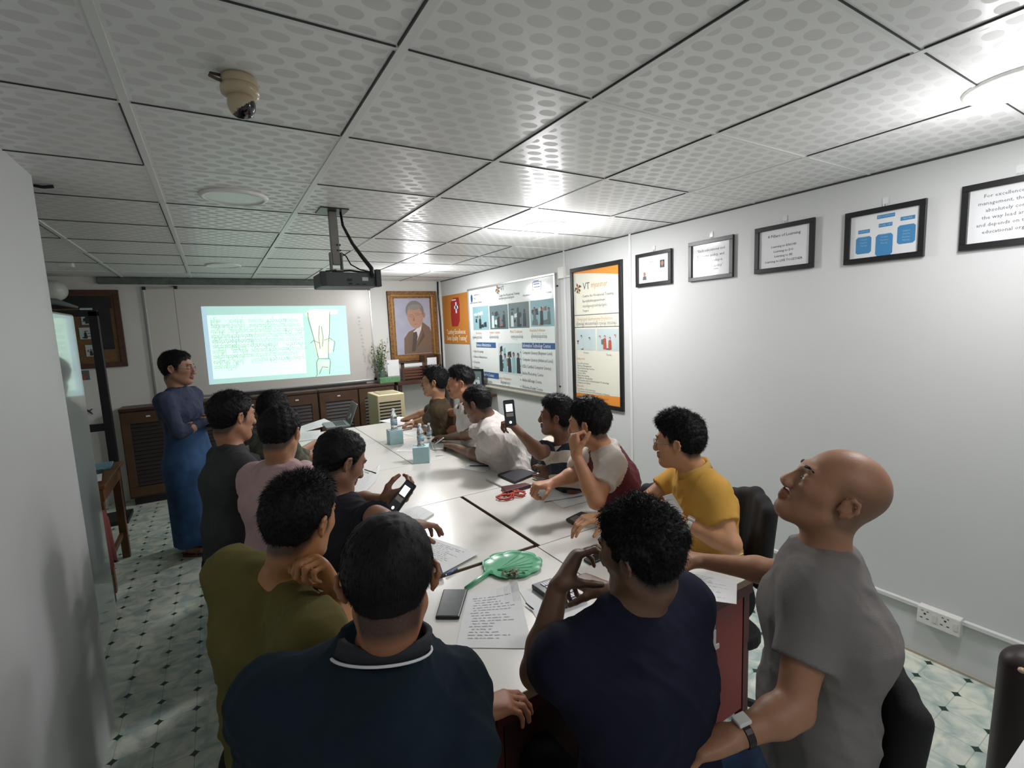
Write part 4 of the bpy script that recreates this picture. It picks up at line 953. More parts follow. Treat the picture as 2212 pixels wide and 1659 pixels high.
# --- portrait
t = thing('portrait_painting', 'gold framed portrait of a grey-haired person in a brown suit', 'picture', (2.58,YB-.03,1.3))
u0, u1, v0, v1 = 2.225, 2.94, 1.30, 2.275; G1 = mat('gilt_frame', '7a5630', .42, metal=.35, var=.35, vscale=40, bump=.6, bscale=90)
for k, (fw, d0, d1) in enumerate(((.045,.0,.05),(.075,.0,.035),(.095,.0,.022))):
    m = MB(**WB)
    for a, b in (((u0,v0,d0),(u1,v0+fw,d1)),((u0,v1-fw,d0),(u1,v1,d1)),((u0,v0+fw,d0),(u0+fw,v1-fw,d1)),((u1-fw,v0+fw,d0),(u1,v1-fw,d1))): m.box(a, b)
    m.build('frame_moulding', mat('gilt_gold', '9a7440', .35, metal=.5, var=.2, vscale=60) if k == 1 else G1, t, bevel=.004)
MB(**WB).box((u0+.09,v0+.09,.002),(u1-.09,v1-.09,.010)).build('canvas', mat('canvas_lilac', 'a3a3b4', .4, var=.06, vscale=6), t)
cx, cy = u0+.40, v0+.60
def pp(nm, col, pts, z):
    cl = [(min(max(x,u0+.095),u1-.095), min(max(y,v0+.095),v1-.095)) for x, y in pts]; MB(**WB).poly(cl, z).build(nm, mat('paint_'+nm, col, .5), t)
el = lambda x, y, a, b, r=0, n=24: [(x+a*math.cos(q)*math.cos(r)-b*math.sin(q)*math.sin(r), y+a*math.cos(q)*math.sin(r)+b*math.sin(q)*math.cos(r)) for q in [2*math.pi*i/n for i in range(n)]]
pp('painted_suit', '6f5a4a', [(cx-.20,v0+.1),(cx-.19,cy-.28),(cx-.12,cy-.19),(cx-.02,cy-.15),(cx+.10,cy-.06),(cx+.20,cy-.14),(u1-.09,cy-.2),(u1-.09,v0+.1)], .0106)
pp('painted_shirt', 'c9c6ca', [(cx-.05,cy-.19),(cx+.09,cy-.07),(cx+.07,cy-.16),(cx-.02,cy-.36)], .011)
pp('painted_tie', '4a4038', [(cx-.05,cy-.20),(cx+.0,cy-.19),(cx+.01,cy-.26),(cx-.04,v0+.13),(cx-.09,v0+.13)], .0114)
pp('painted_lapel', '54443a', [(cx+.07,cy-.10),(cx+.09,cy-.22),(cx-.03,cy-.44),(cx+.12,cy-.26)], .0113)
pp('painted_hair', '77746e', el(cx-.01,cy+.10,.135,.145,.2), .0112)
pp('painted_face', 'a8836f', el(cx-.01,cy+.02,.115,.165,.15), .0116)
pp('painted_ear', '9a745f', el(cx+.125,cy+.04,.018,.038,-.1), .0118)
pp('painted_fringe', '85817a', el(cx-.01,cy+.155,.10,.04,.1), .0119)
m = MB(**WB)
for s in (-1,1): m.tube([(cx-.02+s*.045+.032*math.cos(a), cy+.045+s*.01+.016*math.sin(a), .0122) for a in [2*math.pi*i/14 for i in range(15)]], .0011, 5)
m.tube([(cx+.058,cy+.058,.0122),(cx+.125,cy+.06,.0122)], .0012, 5); m.build('painted_glasses', INKD, t)
pp('painted_smile', '8a5c50', [(cx-.045,cy-.078),(cx-.01,cy-.084),(cx+.025,cy-.074),(cx-.01,cy-.092)], .0122)
m = MB(**WB); m.mi = 0; m.disc(cx-.065, cy+.04, .005, z=.0123); m.disc(cx+.026, cy+.052, .005, z=.0123); m.poly([(cx-.03,cy+.03),(cx-.05,cy-.035),(cx-.015,cy-.04)], .0121); m.build('painted_features', mat('paint_feature', '8a6655', .5), t)
# --- whiteboard on the back wall + slide, its projected light painted as emission
wu0, wu1, wv0, wv1 = -.455, 2.00, 1.075, 2.315
t = thing('whiteboard', 'big wide whiteboard on the back wall carrying the emissive slide', 'whiteboard', (.77,YB-.03,wv0))
MB(**WB).box((wu0+.015,wv0+.015,.004),(wu1-.015,wv1-.015,.020)).build('writing_surface', mat('wb_surface', 'cbc8c2', .3, spec=.5), t)
m = MB(**WB)
for a, b in (((wu0,wv0,.0),(wu1,wv0+.018,.026)),((wu0,wv1-.018,.0),(wu1,wv1,.026)),((wu0,wv0+.018,.0),(wu0+.018,wv1-.018,.026)),((wu1-.018,wv0+.018,.0),(wu1,wv1-.018,.026))): m.box(a, b)
m.build('frame', ALU, t, bevel=.002)
m = MB(**WB)
for x, y in ((wu0,wv1-.03),(wu1-.03,wv1-.03),(wu0,wv0),(wu1-.03,wv0),(-.17,wv1-.02)): m.box((x,y,.0),(x+.035,y+.035,.03))
m.build('corner_cap', BLK, t, bevel=.004)
MB(**WB).box((.15,wv0-.03,.0),(1.85,wv0-.002,.07)).build('pen_tray', mat('tray_black', '1e1f1f', .5), t, bevel=.004)
MB(**WB).box((-.175,wv0+.02,.0201),(-.169,wv1-.02,.0206)).build('panel_seam', mat('seam_tan', '8f8a7c', .6), t)
for i, q in enumerate('အခဂဃငစဆဇဈညဋဌဍ'): MB(**WB).text(q, .042, 1.80+.01*(i%2)+.05*(i/13), 1.93-i*.048, .0206).build('handwriting', mat('marker_faint', '96969c', .7), t)
EM = .78  # slide sheets glow by themselves, in place of a projector beam
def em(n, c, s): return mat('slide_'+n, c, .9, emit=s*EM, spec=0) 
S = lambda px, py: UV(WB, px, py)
q = [S(434,661), S(745,661), S(752,808), S(453,830)]; t2 = thing('emissive_slide', 'glowing pale green slide of text and a sketch on the whiteboard, emissive sheets standing in for projected light', 'painted projection', (.87,YB-.03,1.2))
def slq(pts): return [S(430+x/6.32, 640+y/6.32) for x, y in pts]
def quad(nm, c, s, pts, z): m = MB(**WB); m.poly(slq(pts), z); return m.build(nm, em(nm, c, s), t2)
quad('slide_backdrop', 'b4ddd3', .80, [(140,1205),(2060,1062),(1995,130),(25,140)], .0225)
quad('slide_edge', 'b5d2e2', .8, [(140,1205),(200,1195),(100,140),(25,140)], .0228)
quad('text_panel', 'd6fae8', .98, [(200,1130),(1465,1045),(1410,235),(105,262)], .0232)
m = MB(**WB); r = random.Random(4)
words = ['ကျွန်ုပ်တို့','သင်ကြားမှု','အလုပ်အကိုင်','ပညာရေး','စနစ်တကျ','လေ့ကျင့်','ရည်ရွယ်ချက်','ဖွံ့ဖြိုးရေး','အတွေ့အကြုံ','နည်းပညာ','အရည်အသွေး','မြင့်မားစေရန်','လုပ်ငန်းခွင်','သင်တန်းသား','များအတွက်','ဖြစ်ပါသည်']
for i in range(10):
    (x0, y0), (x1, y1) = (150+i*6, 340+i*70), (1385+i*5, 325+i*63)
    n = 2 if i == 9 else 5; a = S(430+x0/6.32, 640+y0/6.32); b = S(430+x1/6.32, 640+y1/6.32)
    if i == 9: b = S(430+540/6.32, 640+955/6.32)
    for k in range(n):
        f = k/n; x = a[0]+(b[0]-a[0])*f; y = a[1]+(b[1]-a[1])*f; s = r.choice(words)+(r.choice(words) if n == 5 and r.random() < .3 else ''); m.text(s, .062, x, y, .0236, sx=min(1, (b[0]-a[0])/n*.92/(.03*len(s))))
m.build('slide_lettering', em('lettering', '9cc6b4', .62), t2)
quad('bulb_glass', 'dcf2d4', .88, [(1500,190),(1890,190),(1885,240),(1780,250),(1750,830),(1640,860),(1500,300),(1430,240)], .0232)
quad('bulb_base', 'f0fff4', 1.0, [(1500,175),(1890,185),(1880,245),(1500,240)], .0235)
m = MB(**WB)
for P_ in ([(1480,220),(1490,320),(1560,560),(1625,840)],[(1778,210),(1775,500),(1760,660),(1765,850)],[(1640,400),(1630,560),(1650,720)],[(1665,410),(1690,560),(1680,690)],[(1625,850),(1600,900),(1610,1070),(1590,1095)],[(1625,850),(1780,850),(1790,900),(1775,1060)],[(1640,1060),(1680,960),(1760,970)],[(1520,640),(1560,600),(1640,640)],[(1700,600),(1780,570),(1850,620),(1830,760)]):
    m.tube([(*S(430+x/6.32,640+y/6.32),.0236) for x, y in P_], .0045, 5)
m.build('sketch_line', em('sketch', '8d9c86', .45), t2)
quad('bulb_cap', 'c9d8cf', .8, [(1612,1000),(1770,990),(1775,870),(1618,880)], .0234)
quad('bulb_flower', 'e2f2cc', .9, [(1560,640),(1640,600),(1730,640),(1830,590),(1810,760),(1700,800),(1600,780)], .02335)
# --- projector on its pole
t = thing('projector', 'grey ceiling projector with cables', 'projector', (.787,1.70,1.95)); px0 = .787
M1 = mat('projector_grey', '55595a', .45); PO = mat('pole_grey', '8f8b84', .4, metal=.3)
m = MB(); m.box((px0-.075,1.62,ZC-.006),(px0+.075,1.78,ZC)); m.build('ceiling_plate', BLK, t)
m = MB(); m.box((px0-.022,1.685,2.12),(px0+.022,1.72,ZC-.006)); m.build('pole', PO, t, bevel=.003)
m = MB(); m.box((px0-.032,1.675,2.09),(px0-.026,1.73,2.19)); m.box((px0+.026,1.675,2.09),(px0+.032,1.73,2.19)); m.box((px0-.032,1.68,2.085),(px0+.032,1.725,2.092)); m.build('pole_fork', PO, t)
m = MB(); 
for x in (-.055,.02): 
    for z in (.0,.03): m.tube([(px0+.02+x*.2,1.682,2.20+z),(px0+.02+x*.2,1.686,2.20+z)], .005, 8)
m.build('bolt', BLK, t)
pc = px0+.045
MB().rbox((pc-.155,1.58,1.992),(pc+.155,1.84,2.068), .02).build('housing', M1, t, bevel=.006)
m = MB(); m.tube([(pc-.12,1.62,2.075),(pc-.06,1.67,2.088),(px0,1.70,2.086)], .006, 6); m.tube([(pc+.12,1.62,2.07),(pc+.02,1.67,2.088),(px0,1.70,2.086)], .006, 6); m.tube([(pc-.10,1.80,2.07),(px0,1.70,2.086)], .006, 6); m.tube([(pc+.08,1.80,2.07),(px0,1.70,2.086)], .006, 6); m.build('bracket', mat('bracket_dark', '38393a', .4, metal=.5), t)
for q_ in (((pc+.135,1.56,1.99),(pc+.165,1.62,2.085)),((pc-.160,1.57,2.0),(pc-.13,1.60,2.07))): MB().box(*q_).build('side_grille', mat('projector_grey_dark', '3a3e40', .5), t, bevel=.002)
m = MB(); m.box((pc-.02,1.578,2.018),(pc+.005,1.5805,2.032)); m.box((pc-.015,1.578,2.0),(pc+.005,1.5805,2.01)); m.box((pc+.025,1.578,2.0),(pc+.045,1.5805,2.006)); m.box((pc+.062,1.578,2.0),(pc+.082,1.5805,2.006)); m.build('port', BLK, t)
MB().box((pc+.062,1.5785,2.022),(pc+.095,1.5802,2.042)).build('rating_label', WHT, t)
m = MB(); m.fr((pc-.09,1.842,2.03),(1,0,0),(0,0,1),(0,1,0)); m.lathe([(.035,-.01),(.035,.012),(.028,.014),(.0,.010)], n=20); m.build('lens', mat('lens_glass', '10141a', .05, spec=.9), t, smooth=True)
m = MB(); m.tube([(px0+.045,1.70,ZC-.004),(px0+.05,1.69,2.34),(px0+.09,1.67,2.24),(px0+.13,1.63,2.16),(pc+.115,1.57,2.09),(pc+.118,1.560,2.04)], [.006,.008,.010,.012,.013,.012], 8); m.build('thick_cable', BLK, t, smooth=True)
m = MB(); m.tube([(px0+.03,1.70,2.19),(px0+.055,1.69,2.17),(px0+.07,1.66,2.12),(pc+.06,1.60,2.085),(pc+.11,1.565,2.07)], .004, 6); m.build('thin_cable', BLK, t, smooth=True)
# --- dome camera
cx, cy = .275, .315; t = thing('security_camera', 'cream ball security camera with black dome hanging from the ceiling', 'security camera', (cx,cy,2.3))
CR = mat('camera_cream', 'b9a88a', .35, coat=.2)
MB().fr((cx,cy,ZC)).lathe([(.036,0),(.043,-.008),(.045,-.030),(.040,-.036)], n=28).build('base_collar', CR, t, smooth=True)
MB().fr((cx,cy,ZC)).lathe([(.0455,-.026),(.047,-.034),(.046,-.046),(.033,-.052)], n=28).build('swivel_ring', CR, t, smooth=True)
d = nrm(np.array([.55,.15,-.75])); F_ = Field(); F_.ell((cx,cy,ZC-.070), (.034,.034,.036)); V, Q = F_.mesh(.0025); cc = V[Q[:,0]]; mesh_obj('camera_ball', V, Q, [CR, mat('dome_black', '060608', .06, spec=.8)], t, ((cc-np.array([cx,cy,ZC-.070]))@d > .008).astype(int))
MB().tube([(cx-.04,cy,ZC-.006),(cx-.065,cy-.01,ZC-.010),(cx-.068,cy-.02,ZC-.020),(cx-.05,cy-.02,ZC-.026),(cx-.035,cy-.01,ZC-.024)], .004, 6).build('cable_loop', mat('cable_brown', '5a4d3e', .5), t, smooth=True)
p = atz(142,568,ZC); m = MB().fr(tuple(p)); m.box((-.05,-.04,-.035),(.05,.04,0)); tag(m.build('ceiling_sensor', mat('socket_white','d9d9d4',.3), bevel=.01), 'small white sensor on the dim ceiling at far left', 'sensor')
p = atz(92,398,ZC); m = MB().tube([tuple(p+np.array([-.03,.02,-.004])), tuple(p+np.array([0,0,-.012])), tuple(p+np.array([.035,.0,-.006]))], .007, 6); tag(m.build('ceiling_hook', BLK), 'tiny dark hook on the ceiling beside the left partition', 'hook')
# --- left: corkboard, photos, air conditioner, stand, refrigerator
t = thing('pin_board', 'brown framed pin board on the back wall left of the whiteboard', 'notice board', (-1.0,YB-.02,1.47)); cu0, cu1, cv0, cv1 = -1.45, -.66, 1.475, 2.285
m = MB(**WB); fw = .05
for a, b in (((cu0,cv0,0),(cu1,cv0+fw,.03)),((cu0,cv1-fw,0),(cu1,cv1,.03)),((cu0,cv0+fw,0),(cu0+fw,cv1-fw,.03)),((cu1-fw,cv0+fw,0),(cu1,cv1-fw,.03))): m.box(a, b)
m.build('frame', mat('frame_redwood', '4b2f24', .5, var=.2, vscale=15), t, bevel=.003)
MB(**WB).box((cu0+fw,cv0+fw,.002),(cu1-fw,cv1-fw,.012)).build('cork_surface', mat('cork', '6e5335', .9, var=.15, vscale=40), t)
MB(**WB).box((cu0+fw,cv1-.19,.012),(cu1-fw-.02,cv1-fw-.01,.016)).build('dark_sheet', mat('sheet_charcoal', '1d1f20', .5, var=.4, vscale=9), t)
MB(**WB).box((cu1-.24,cv0+.19,.012),(cu1-fw-.04,cv1-.19,.016)).build('dark_poster', mat('sheet_charcoal', '1d1f20', .5, var=.4, vscale=9), t)
for k, (a, b, c_, d_) in enumerate(((-.99,1.93,-.89,2.10),(-1.02,1.78,-.92,1.90),(-.99,1.60,-.90,1.72))): picture(t, WB, a, b, c_, d_, .0165, 80+k, 3, (1,5,3,4), 1, 'pinned_photo')
t = thing('snapshot', 'small square snapshot stuck on the wall under the pin board', 'photo', (-.97,YB,1.37)); a = UV(WB,172,822); b = UV(WB,192,800); picture(t, WB, a[0], a[1], b[0], b[1], .002, 90, 2, (1,3,5,4), 1)
m = MB(**WB); a = UV(WB,188,888)
m.tube([(a[0]-.04,a[1]+.015,.008),(a[0]-.01,a[1]+.02,.010),(a[0]+.02,a[1]-.005,.010),(a[0]+.045,a[1]-.04,.006)], [.006,.010,.008,.003], 6); m.tube([(a[0]+.02,a[1]-.005,.008),(a[0]+.045,a[1]+.02,.006)], .004, 5); tag(m.build('wall_hook', BLK, smooth=True), 'small dark forked hook on the back wall at far left', 'hook')
p = at(112,628,4.7); t = thing('air_conditioner', 'white rounded wall air conditioner end poking past the left partition', 'air conditioner', (p[0],p[1],p[2]-.12))
F_ = Field(); F_.cone(p+np.array([-.30,0,.0]), p+np.array([.02,0,.0]), .12, .10, .02, wide=(np.array([0,1.,0]),1.2)); F_.cone(p+np.array([-.3,0,-.06]), p+np.array([-.04,0,-.06]), .10, .08, .04, flat=True); V, Q = F_.mesh(.012); mesh_obj('casing', V, Q, mat('ac_white', 'c9ccc4', .3), t)
MB().box((p[0]-.28,p[1]-.146,p[2]-.03),(p[0]-.02,p[1]-.135,p[2]-.02)).build('louvre', mat('ac_louvre', '9a9d96', .4), t)
ys = 4.75; t = thing('easel_stand', 'black upright metal stand in front of the pin board', 'stand', (aty(225,850,ys)[0],ys,0))
a, b = aty(203,672,ys), aty(243,990,ys); x_ = (a[0]+b[0])/2
SM = mat('stand_black', '131416', .45)
MB().box((x_-.035,ys-.03,.04),(x_+.035,ys+.03,a[2])).build('upright', SM, t, bevel=.004)
MB().box((x_-.75,ys-.03,a[2]-.05),(x_+.035,ys+.03,a[2]+.01)).build('top_bar', SM, t, bevel=.004)
c_ = aty(200,925,ys); MB().box((x_-.5,ys-.025,c_[2]-.035),(x_-.034,ys+.025,c_[2]+.035)).build('cross_bar', SM, t, bevel=.004)
MB().box((x_-.70,ys-.18,.0),(x_+.07,ys+.18,.04)).build('foot', SM, t, bevel=.004)
m = MB(); p = aty(150,658,ys); m.tube([(x_-.74,ys,a[2]+.035),(x_-.5,ys,a[2]+.10),(x_-.25,ys,a[2]+.09),(x_-.1,ys,a[2]+.035)], [.02,.035,.03,.01], 8); m.build('rolled_cloth', mat('cloth_grey', '6e7270', .9), t, smooth=True)
t = thing('refrigerator', 'tall glossy white refrigerator just behind the left partition', 'refrigerator', (-.80,2.02,0))
FR = mat('fridge_gloss', 'aab3ae', .10, coat=.6, spec=.7)
MB().box((-1.10,1.62,.03),(-.545,2.38,1.88)).build('cabinet', FR, t, bevel=.03, seg=4)
MB().box((-.542,1.62,.10),(-.50,2.39,1.90)).build('door', FR, t, bevel=.012, seg=4)
MB().box((-1.05,1.66,.0),(-.56,2.38,.03)).build('plinth', BLK, t)
MB().tube([(-.495,1.68,1.05),(-.470,1.68,1.08),(-.470,1.68,1.40),(-.495,1.68,1.43)], .009, 8).build('handle', ALU, t, smooth=True)
# --- cabinets along the back wall
WOOD = mat('wood_dark', '4e3223', .42, col2='39241a', vscale=6, bump=.15, bscale=50); WOODL = mat('wood_mid', '523a28', .45, col2='46301e', vscale=7); LOUV = mat('louvre_dark', '241b1a', .5)
def cabinet(x0, x1, label, n=2):
    y0, y1, zt = 5.13, YB-.002, 1.045; t = thing('sideboard', label, 'cabinet', ((x0+x1)/2,y0+.14,0), 'dark wooden sideboards under the whiteboard')
    MB().box((x0,y0+.02,.08),(x1,y1,zt-.03)).build('carcass', WOOD, t, bevel=.003)
    MB().box((x0,y0-.01,zt-.03),(x1,y1,zt)).build('worktop', WOOD, t, bevel=.004)
    MB().box((x0+.03,y0+.05,.0),(x1-.03,y1-.02,.08)).build('plinth', BLK, t)
    w_ = (x1-x0)/n
    for i in range(n):
        a, b = x0+i*w_+.01, x0+(i+1)*w_-.01; z0, z1 = .10, zt-.045
        m = MB()
        for p_, q_ in (((a,y0,z0),(b,y0+.02,z0+.10)),((a,y0,z1-.12),(b,y0+.02,z1)),((a,y0,z0+.10),(a+.07,y0+.02,z1-.12)),((b-.07,y0,z0+.10),(b,y0+.02,z1-.12))): m.box(p_, q_)
        d = m.build('door', WOODL, t, bevel=.002)
        m = MB(); zz = z0+.11
        while zz < z1-.13:
            m.add([(a+.07,y0+.004,zz),(b-.07,y0+.004,zz),(b-.07,y0+.018,zz+.035),(a+.07,y0+.018,zz+.035),(a+.07,y0+.010,zz),(b-.07,y0+.010,zz)], [(0,1,2,3),(4,5,1,0)]); zz += .042
        m.build('louvre_slats', LOUV, d)
        MB().box(((a+b)/2-.018,y0-.004,z1-.06),((a+b)/2+.018,y0,z1-.045)).build('label_tag', WHT, d)
cabinet(-.76, .21, 'dark wooden louvred sideboard at the left end behind the standing man')
cabinet(.215, 1.185, 'dark wooden louvred sideboard in the middle behind the left row of heads')
cabinet(1.19, 2.16, 'dark wooden louvred sideboard behind the laptop and the beige air cooler')
# --- things on the sideboard and the far right corner
yv = 5.25; p = aty(826,822,yv); zt = 1.045
t = thing('flower_vase', 'glass vase of green stems with small yellow flowers on the sideboard', 'vase', (p[0],yv,zt)); bx = p[0]
MB().fr((bx,yv,zt)).lathe([(.04,0),(.045,.02),(.040,.12),(.05,.20),(.048,.20),(.036,.12),(.04,.01)], n=20).build('vase', mat('glass_green', '9fb8a8', .08, trans=.8), t, smooth=True)
r = random.Random(5); ml, ms, mf = MB(), MB(), MB()
for i in range(60):
    a, rr_, hh = r.uniform(0,6.28), r.uniform(.01,.13), r.uniform(.12,.50); tip = np.array([bx+rr_*math.cos(a), yv+rr_*.7*math.sin(a), zt+hh+.08]); ms.tube([(bx,yv,zt+.1), tuple((tip+np.array([bx,yv,zt+.1]))/2+np.array([0,0,.03])), tuple(tip)], .0016, 4)
    for j in range(3):
        c_ = tip-np.array([r.uniform(-.02,.02),r.uniform(-.02,.02),r.uniform(0,.12)]); d1 = nrm([r.uniform(-1,1),r.uniform(-1,1),r.uniform(-.2,1)])*.035; d2 = nrm(np.cross(d1,[r.random(),r.random(),1]))*.010
        (mf if (hh > .25 and j < 2 and r.random() < .5) else ml).add([c_, c_+d1*.5+d2, c_+d1, c_+d1*.5-d2], [(0,1,2,3)])
ms.build('stems', mat('stem_green', '3c5a2c', .7), t); ml.build('leaves', mat('leaf_green', '3f6a2a', .6, var=.2, vscale=30), t); mf.build('flowers', mat('flower_yellow', 'b0a238', .6), t)
p = aty(840,818,yv-.05); MB().box((p[0]-.16,yv-.10,zt),(p[0]+.12,yv+.0,zt+.07)); m = MB().box((p[0]-.13,yv-.09,zt),(p[0]+.14,yv+.0,zt+.075)); tag(m.build('storage_box', mat('box_green', '5d8a60', .5, var=.2, vscale=30), bevel=.004), 'flat green patterned box on the sideboard below the vase', 'box')
p = aty(850,795,yv-.02); t = thing('document_holder', 'white paper standing in a clear holder beside the flowers', 'paper holder', (p[0],yv,zt+.075))
MB().box((p[0]-.085,yv-.03,zt+.075),(p[0]+.075,yv-.026,zt+.30)).build('sheet', WHT, t); MB().box((p[0]-.09,yv-.045,zt+.075),(p[0]+.08,yv-.012,zt+.083)).build('base', mat('clear_plastic','c8d0d2',.1,trans=.5), t)
p = aty(900,800,5.30); t = thing('wooden_rack', 'small slatted wooden rack with a white card on top, under the portrait', 'rack', (p[0],5.30,1.0))
x0, x1, z0, z1 = aty(868,805,5.30)[0], aty(936,805,5.30)[0], 1.045, aty(900,782,5.30)[2]
m = MB(); m.box((x0,5.27,z0),(x0+.03,5.33,z1)); m.box((x1-.03,5.27,z0),(x1,5.33,z1)); m.box((x0,5.27,z1-.02),(x1,5.33,z1)); m.build('rack_frame', WOODL, t, bevel=.002)
m = MB()
for i in range(6): m.box((x0+.03,5.28,z0+.02+i*.04),(x1-.03,5.31,z0+.042+i*.04))
m.build('slat', mat('slat_red', '6a3a28', .5), t); MB().box((x0+.03,5.262,z1-.055),(x1-.1,5.268,z1-.01)).build('card', WHT, t)
t = thing('corner_table', 'low wooden stand in the far right corner carrying the racks', 'side table', (2.6,5.25,0)); MB().box((2.20,5.10,1.0),(3.02,5.40,1.045)).build('top', WOOD, t, bevel=.003)
for x in (2.22,2.96):
    for y in (5.12,5.35): MB().box((x,y,0),(x+.04,y+.04,1.0)).build('leg', WOOD, t)
yy = 5.2; a, b = aty(968,850,yy), aty(1000,768,yy)
t = thing('file_rack', 'tall brown wooden file rack in the far right corner', 'rack', ((a[0]+b[0])/2,yy,1.045)); x0, x1, zz = 2.62, 2.86, 1.38
m = MB(); m.box((x0,5.15,1.045),(x0+.025,5.35,zz)); m.box((x1-.025,5.15,1.045),(x1,5.35,zz)); m.box((x0,5.33,1.045),(x1,5.35,zz)); m.box((x0,5.15,1.045),(x1,5.17,1.24)); m.build('body_panels', WOODL, t, bevel=.003)
MB().box((x0+.05,5.19,1.046),(x1-.05,5.20,1.34)).build('papers', WHT, t)
# framed photo standing near the board's lower left corner
p = atx(1032,822,XR-.10); t = thing('standing_photo_frame', 'black framed group photo standing behind the man with faded sides', 'photo frame', (XR-.12,p[1],1.0))
y_ = p[1]; FRM = dict(O=(XR-.10,y_,p[2]), U=nrm([.35,-1,0]), V=(0,0,1), N=nrm([-1,-.35,0]))
MB(**FRM).box((-.11,-.15,0),(.11,.15,.02)).build('frame', BLK, t, bevel=.003); picture(t, FRM, -.085, -.12, .085, .12, .022, 95, 2, (3,1,3,4), 2)
t = thing('wall_shelf', 'narrow shelf holding the photo frame under the board corner', 'shelf', (XR-.12,y_,p[2]-.18)); MB().box((XR-.24,y_-.30,p[2]-.185),(XR-.002,y_+.45,p[2]-.152)).build('shelf_board', WOODL, t, bevel=.003); MB().box((XR-.16,y_-.1,p[2]-.30),(XR-.002,y_-.07,p[2]-.185)).build('bracket', WOOD, t)
# air cooler
p = atz(860,905,0); x0 = aty(812,860,4.35)[0]; xa = aty(868,868,4.35)[0]
t = thing('air_cooler', 'beige boxy air cooler with black louvre slots behind the far table end', 'air cooler', (x0+.2,4.6,0)); CRM2 = mat('cooler_beige', 'c9bd98', .45)
yc0, yc1, zc = 4.30, 4.72, 1.0; zc = aty(840,852,yc0)[2]; xb = xa+.02
MB().box((x0,yc0,.06),(xb,yc1,zc)).build('casing', CRM2, t, bevel=.012, seg=3)
m = MB()
for i in range(9): m.box((x0+.02,yc0-.004,zc-.10-i*.037),(xa-.03,yc0+.001,zc-.083-i*.037))
m.build('louvre_slots', mat('slot_black', '17181a', .6), t)
m = MB()
for x in (x0+.03, xb-.07):
    for y in (yc0+.03, yc1-.07): m.box((x,y,0),(x+.04,y+.04,.06))
m.build('castors', BLK, t); MB().box((x0+.05,yc0+.06,zc-.002),(xb-.05,yc1-.1,zc+.008)).build('control_panel', mat('cooler_panel', 'a69c7c', .4), t, bevel=.003)
MB().box((xb-.001,yc0+.12,zc-.16),(xb+.003,yc0+.24,zc-.11)).build('side_grip', mat('cooler_grip', '8f8568', .5), t, bevel=.001)
# ------------------------------------------------------------------ seats
def office_chair(label, x, y, yaw, zs=.46, back=True, group=None, zb=.95):
    t = thing('office_chair', label, 'chair', (x,y,0), group); f = frame_from(yaw); FB = mat('chair_fabric_black', '141416', .85, bump=.2, bscale=300)
    fr = lambda m, o=(0,0,0): m.fr((x+o[0],y+o[1],o[2]), f[0], f[1], (0,0,1))
    m = fr(MB()); m.rbox((-.22,-.22,zs-.07),(.22,.22,zs-.012), .08); m.build('seat', FB, t, bevel=.015)
    if back:
        F_ = Field(); ctr = np.array([x,y,zs])-f[0]*.245
        for i in range(5):
            a = ctr+f[1]*(-.12+.060*i)-f[0]*(.035-abs(i-2)*.015); F_.cone(a+np.array([0,0,.16]), np.array([a[0],a[1],zb-.05+.02*(2-abs(i-2))])-f[0]*.04, .034, .030, .05)
        V, Q = F_.mesh(.008); mesh_obj('backrest', V, Q, FB, t)
        m = MB(); m.tube([tuple(np.array([x,y,zs-.06])-f[0]*.05), tuple(np.array([x,y,zs-.07])-f[0]*.24), tuple(np.array([x,y,zs+.25])-f[0]*.295)], .016, 6); m.build('back_bar', BLK, t)
    m = fr(MB()); m.tube([(0,0,.10),(0,0,zs-.07)], .028, 10); m.build('column', BLK, t)
    for i in range(5):
        a = math.radians(72*i+yaw); m = MB(); m.tube([(x,y,.11),(x+.27*math.cos(a),y+.27*math.sin(a),.085)], [.024,.016], 6); m.build('leg', BLK, t)
        m = MB(); px_, py_ = x+.27*math.cos(a), y+.27*math.sin(a); m.tube([(px_-.012*math.sin(a),py_+.012*math.cos(a),.029),(px_+.012*math.sin(a),py_-.012*math.cos(a),.029)], .028, 12); m.tube([(px_,py_,.04),(px_,py_,.085)], .008, 6); m.build('castor', BLK, t)
    return t
def stool(label, x, y, yaw, group, zs=.46):
    t = thing('stool', label, 'stool', (x,y,0), group); f = frame_from(yaw); W_ = mat('stool_plastic', '23262b', .5)
    m = MB().fr((x,y,0), f[0], f[1], (0,0,1)); m.rbox((-.14,-.14,zs-.035),(.14,.14,zs-.012), .05); m.build('seat', W_, t, bevel=.006)
    for a in (1,-1):
        for b in (1,-1): MB().fr((x,y,0), f[0], f[1], (0,0,1)).tube([(a*.11,b*.11,zs-.035),(a*.14,b*.14,.0)], .016, 8).build('leg', W_, t)
    return t
def wood_chair(label, x, y, yaw, zs=.46):
    t = thing('wooden_chair', label, 'chair', (x,y,0)); f = frame_from(yaw); Y = mat('wood_yellow', '8a6534', .45, var=.12, vscale=9)
    fr = lambda: MB().fr((x,y,0), f[0], f[1], (0,0,1))
    fr().box((-.21,-.21,zs-.035),(.21,.21,zs-.012)).build('seat', Y, t, bevel=.004)
    for a in (-.19,.16):
        for b in (-.19,.16): fr().box((a,b,0),(a+.035,b+.035,zs-.035 if a > 0 else .98)).build('leg', Y, t, bevel=.003)
    fr().box((-.185,-.19,.86),(-.16,.195,.96)).build('top_rail', Y, t, bevel=.003)
    for b in (-.10,-.02,.06): fr().box((-.18,b,zs-.02),(-.165,b+.045,.87)).build('back_slat', Y, t)
    return t
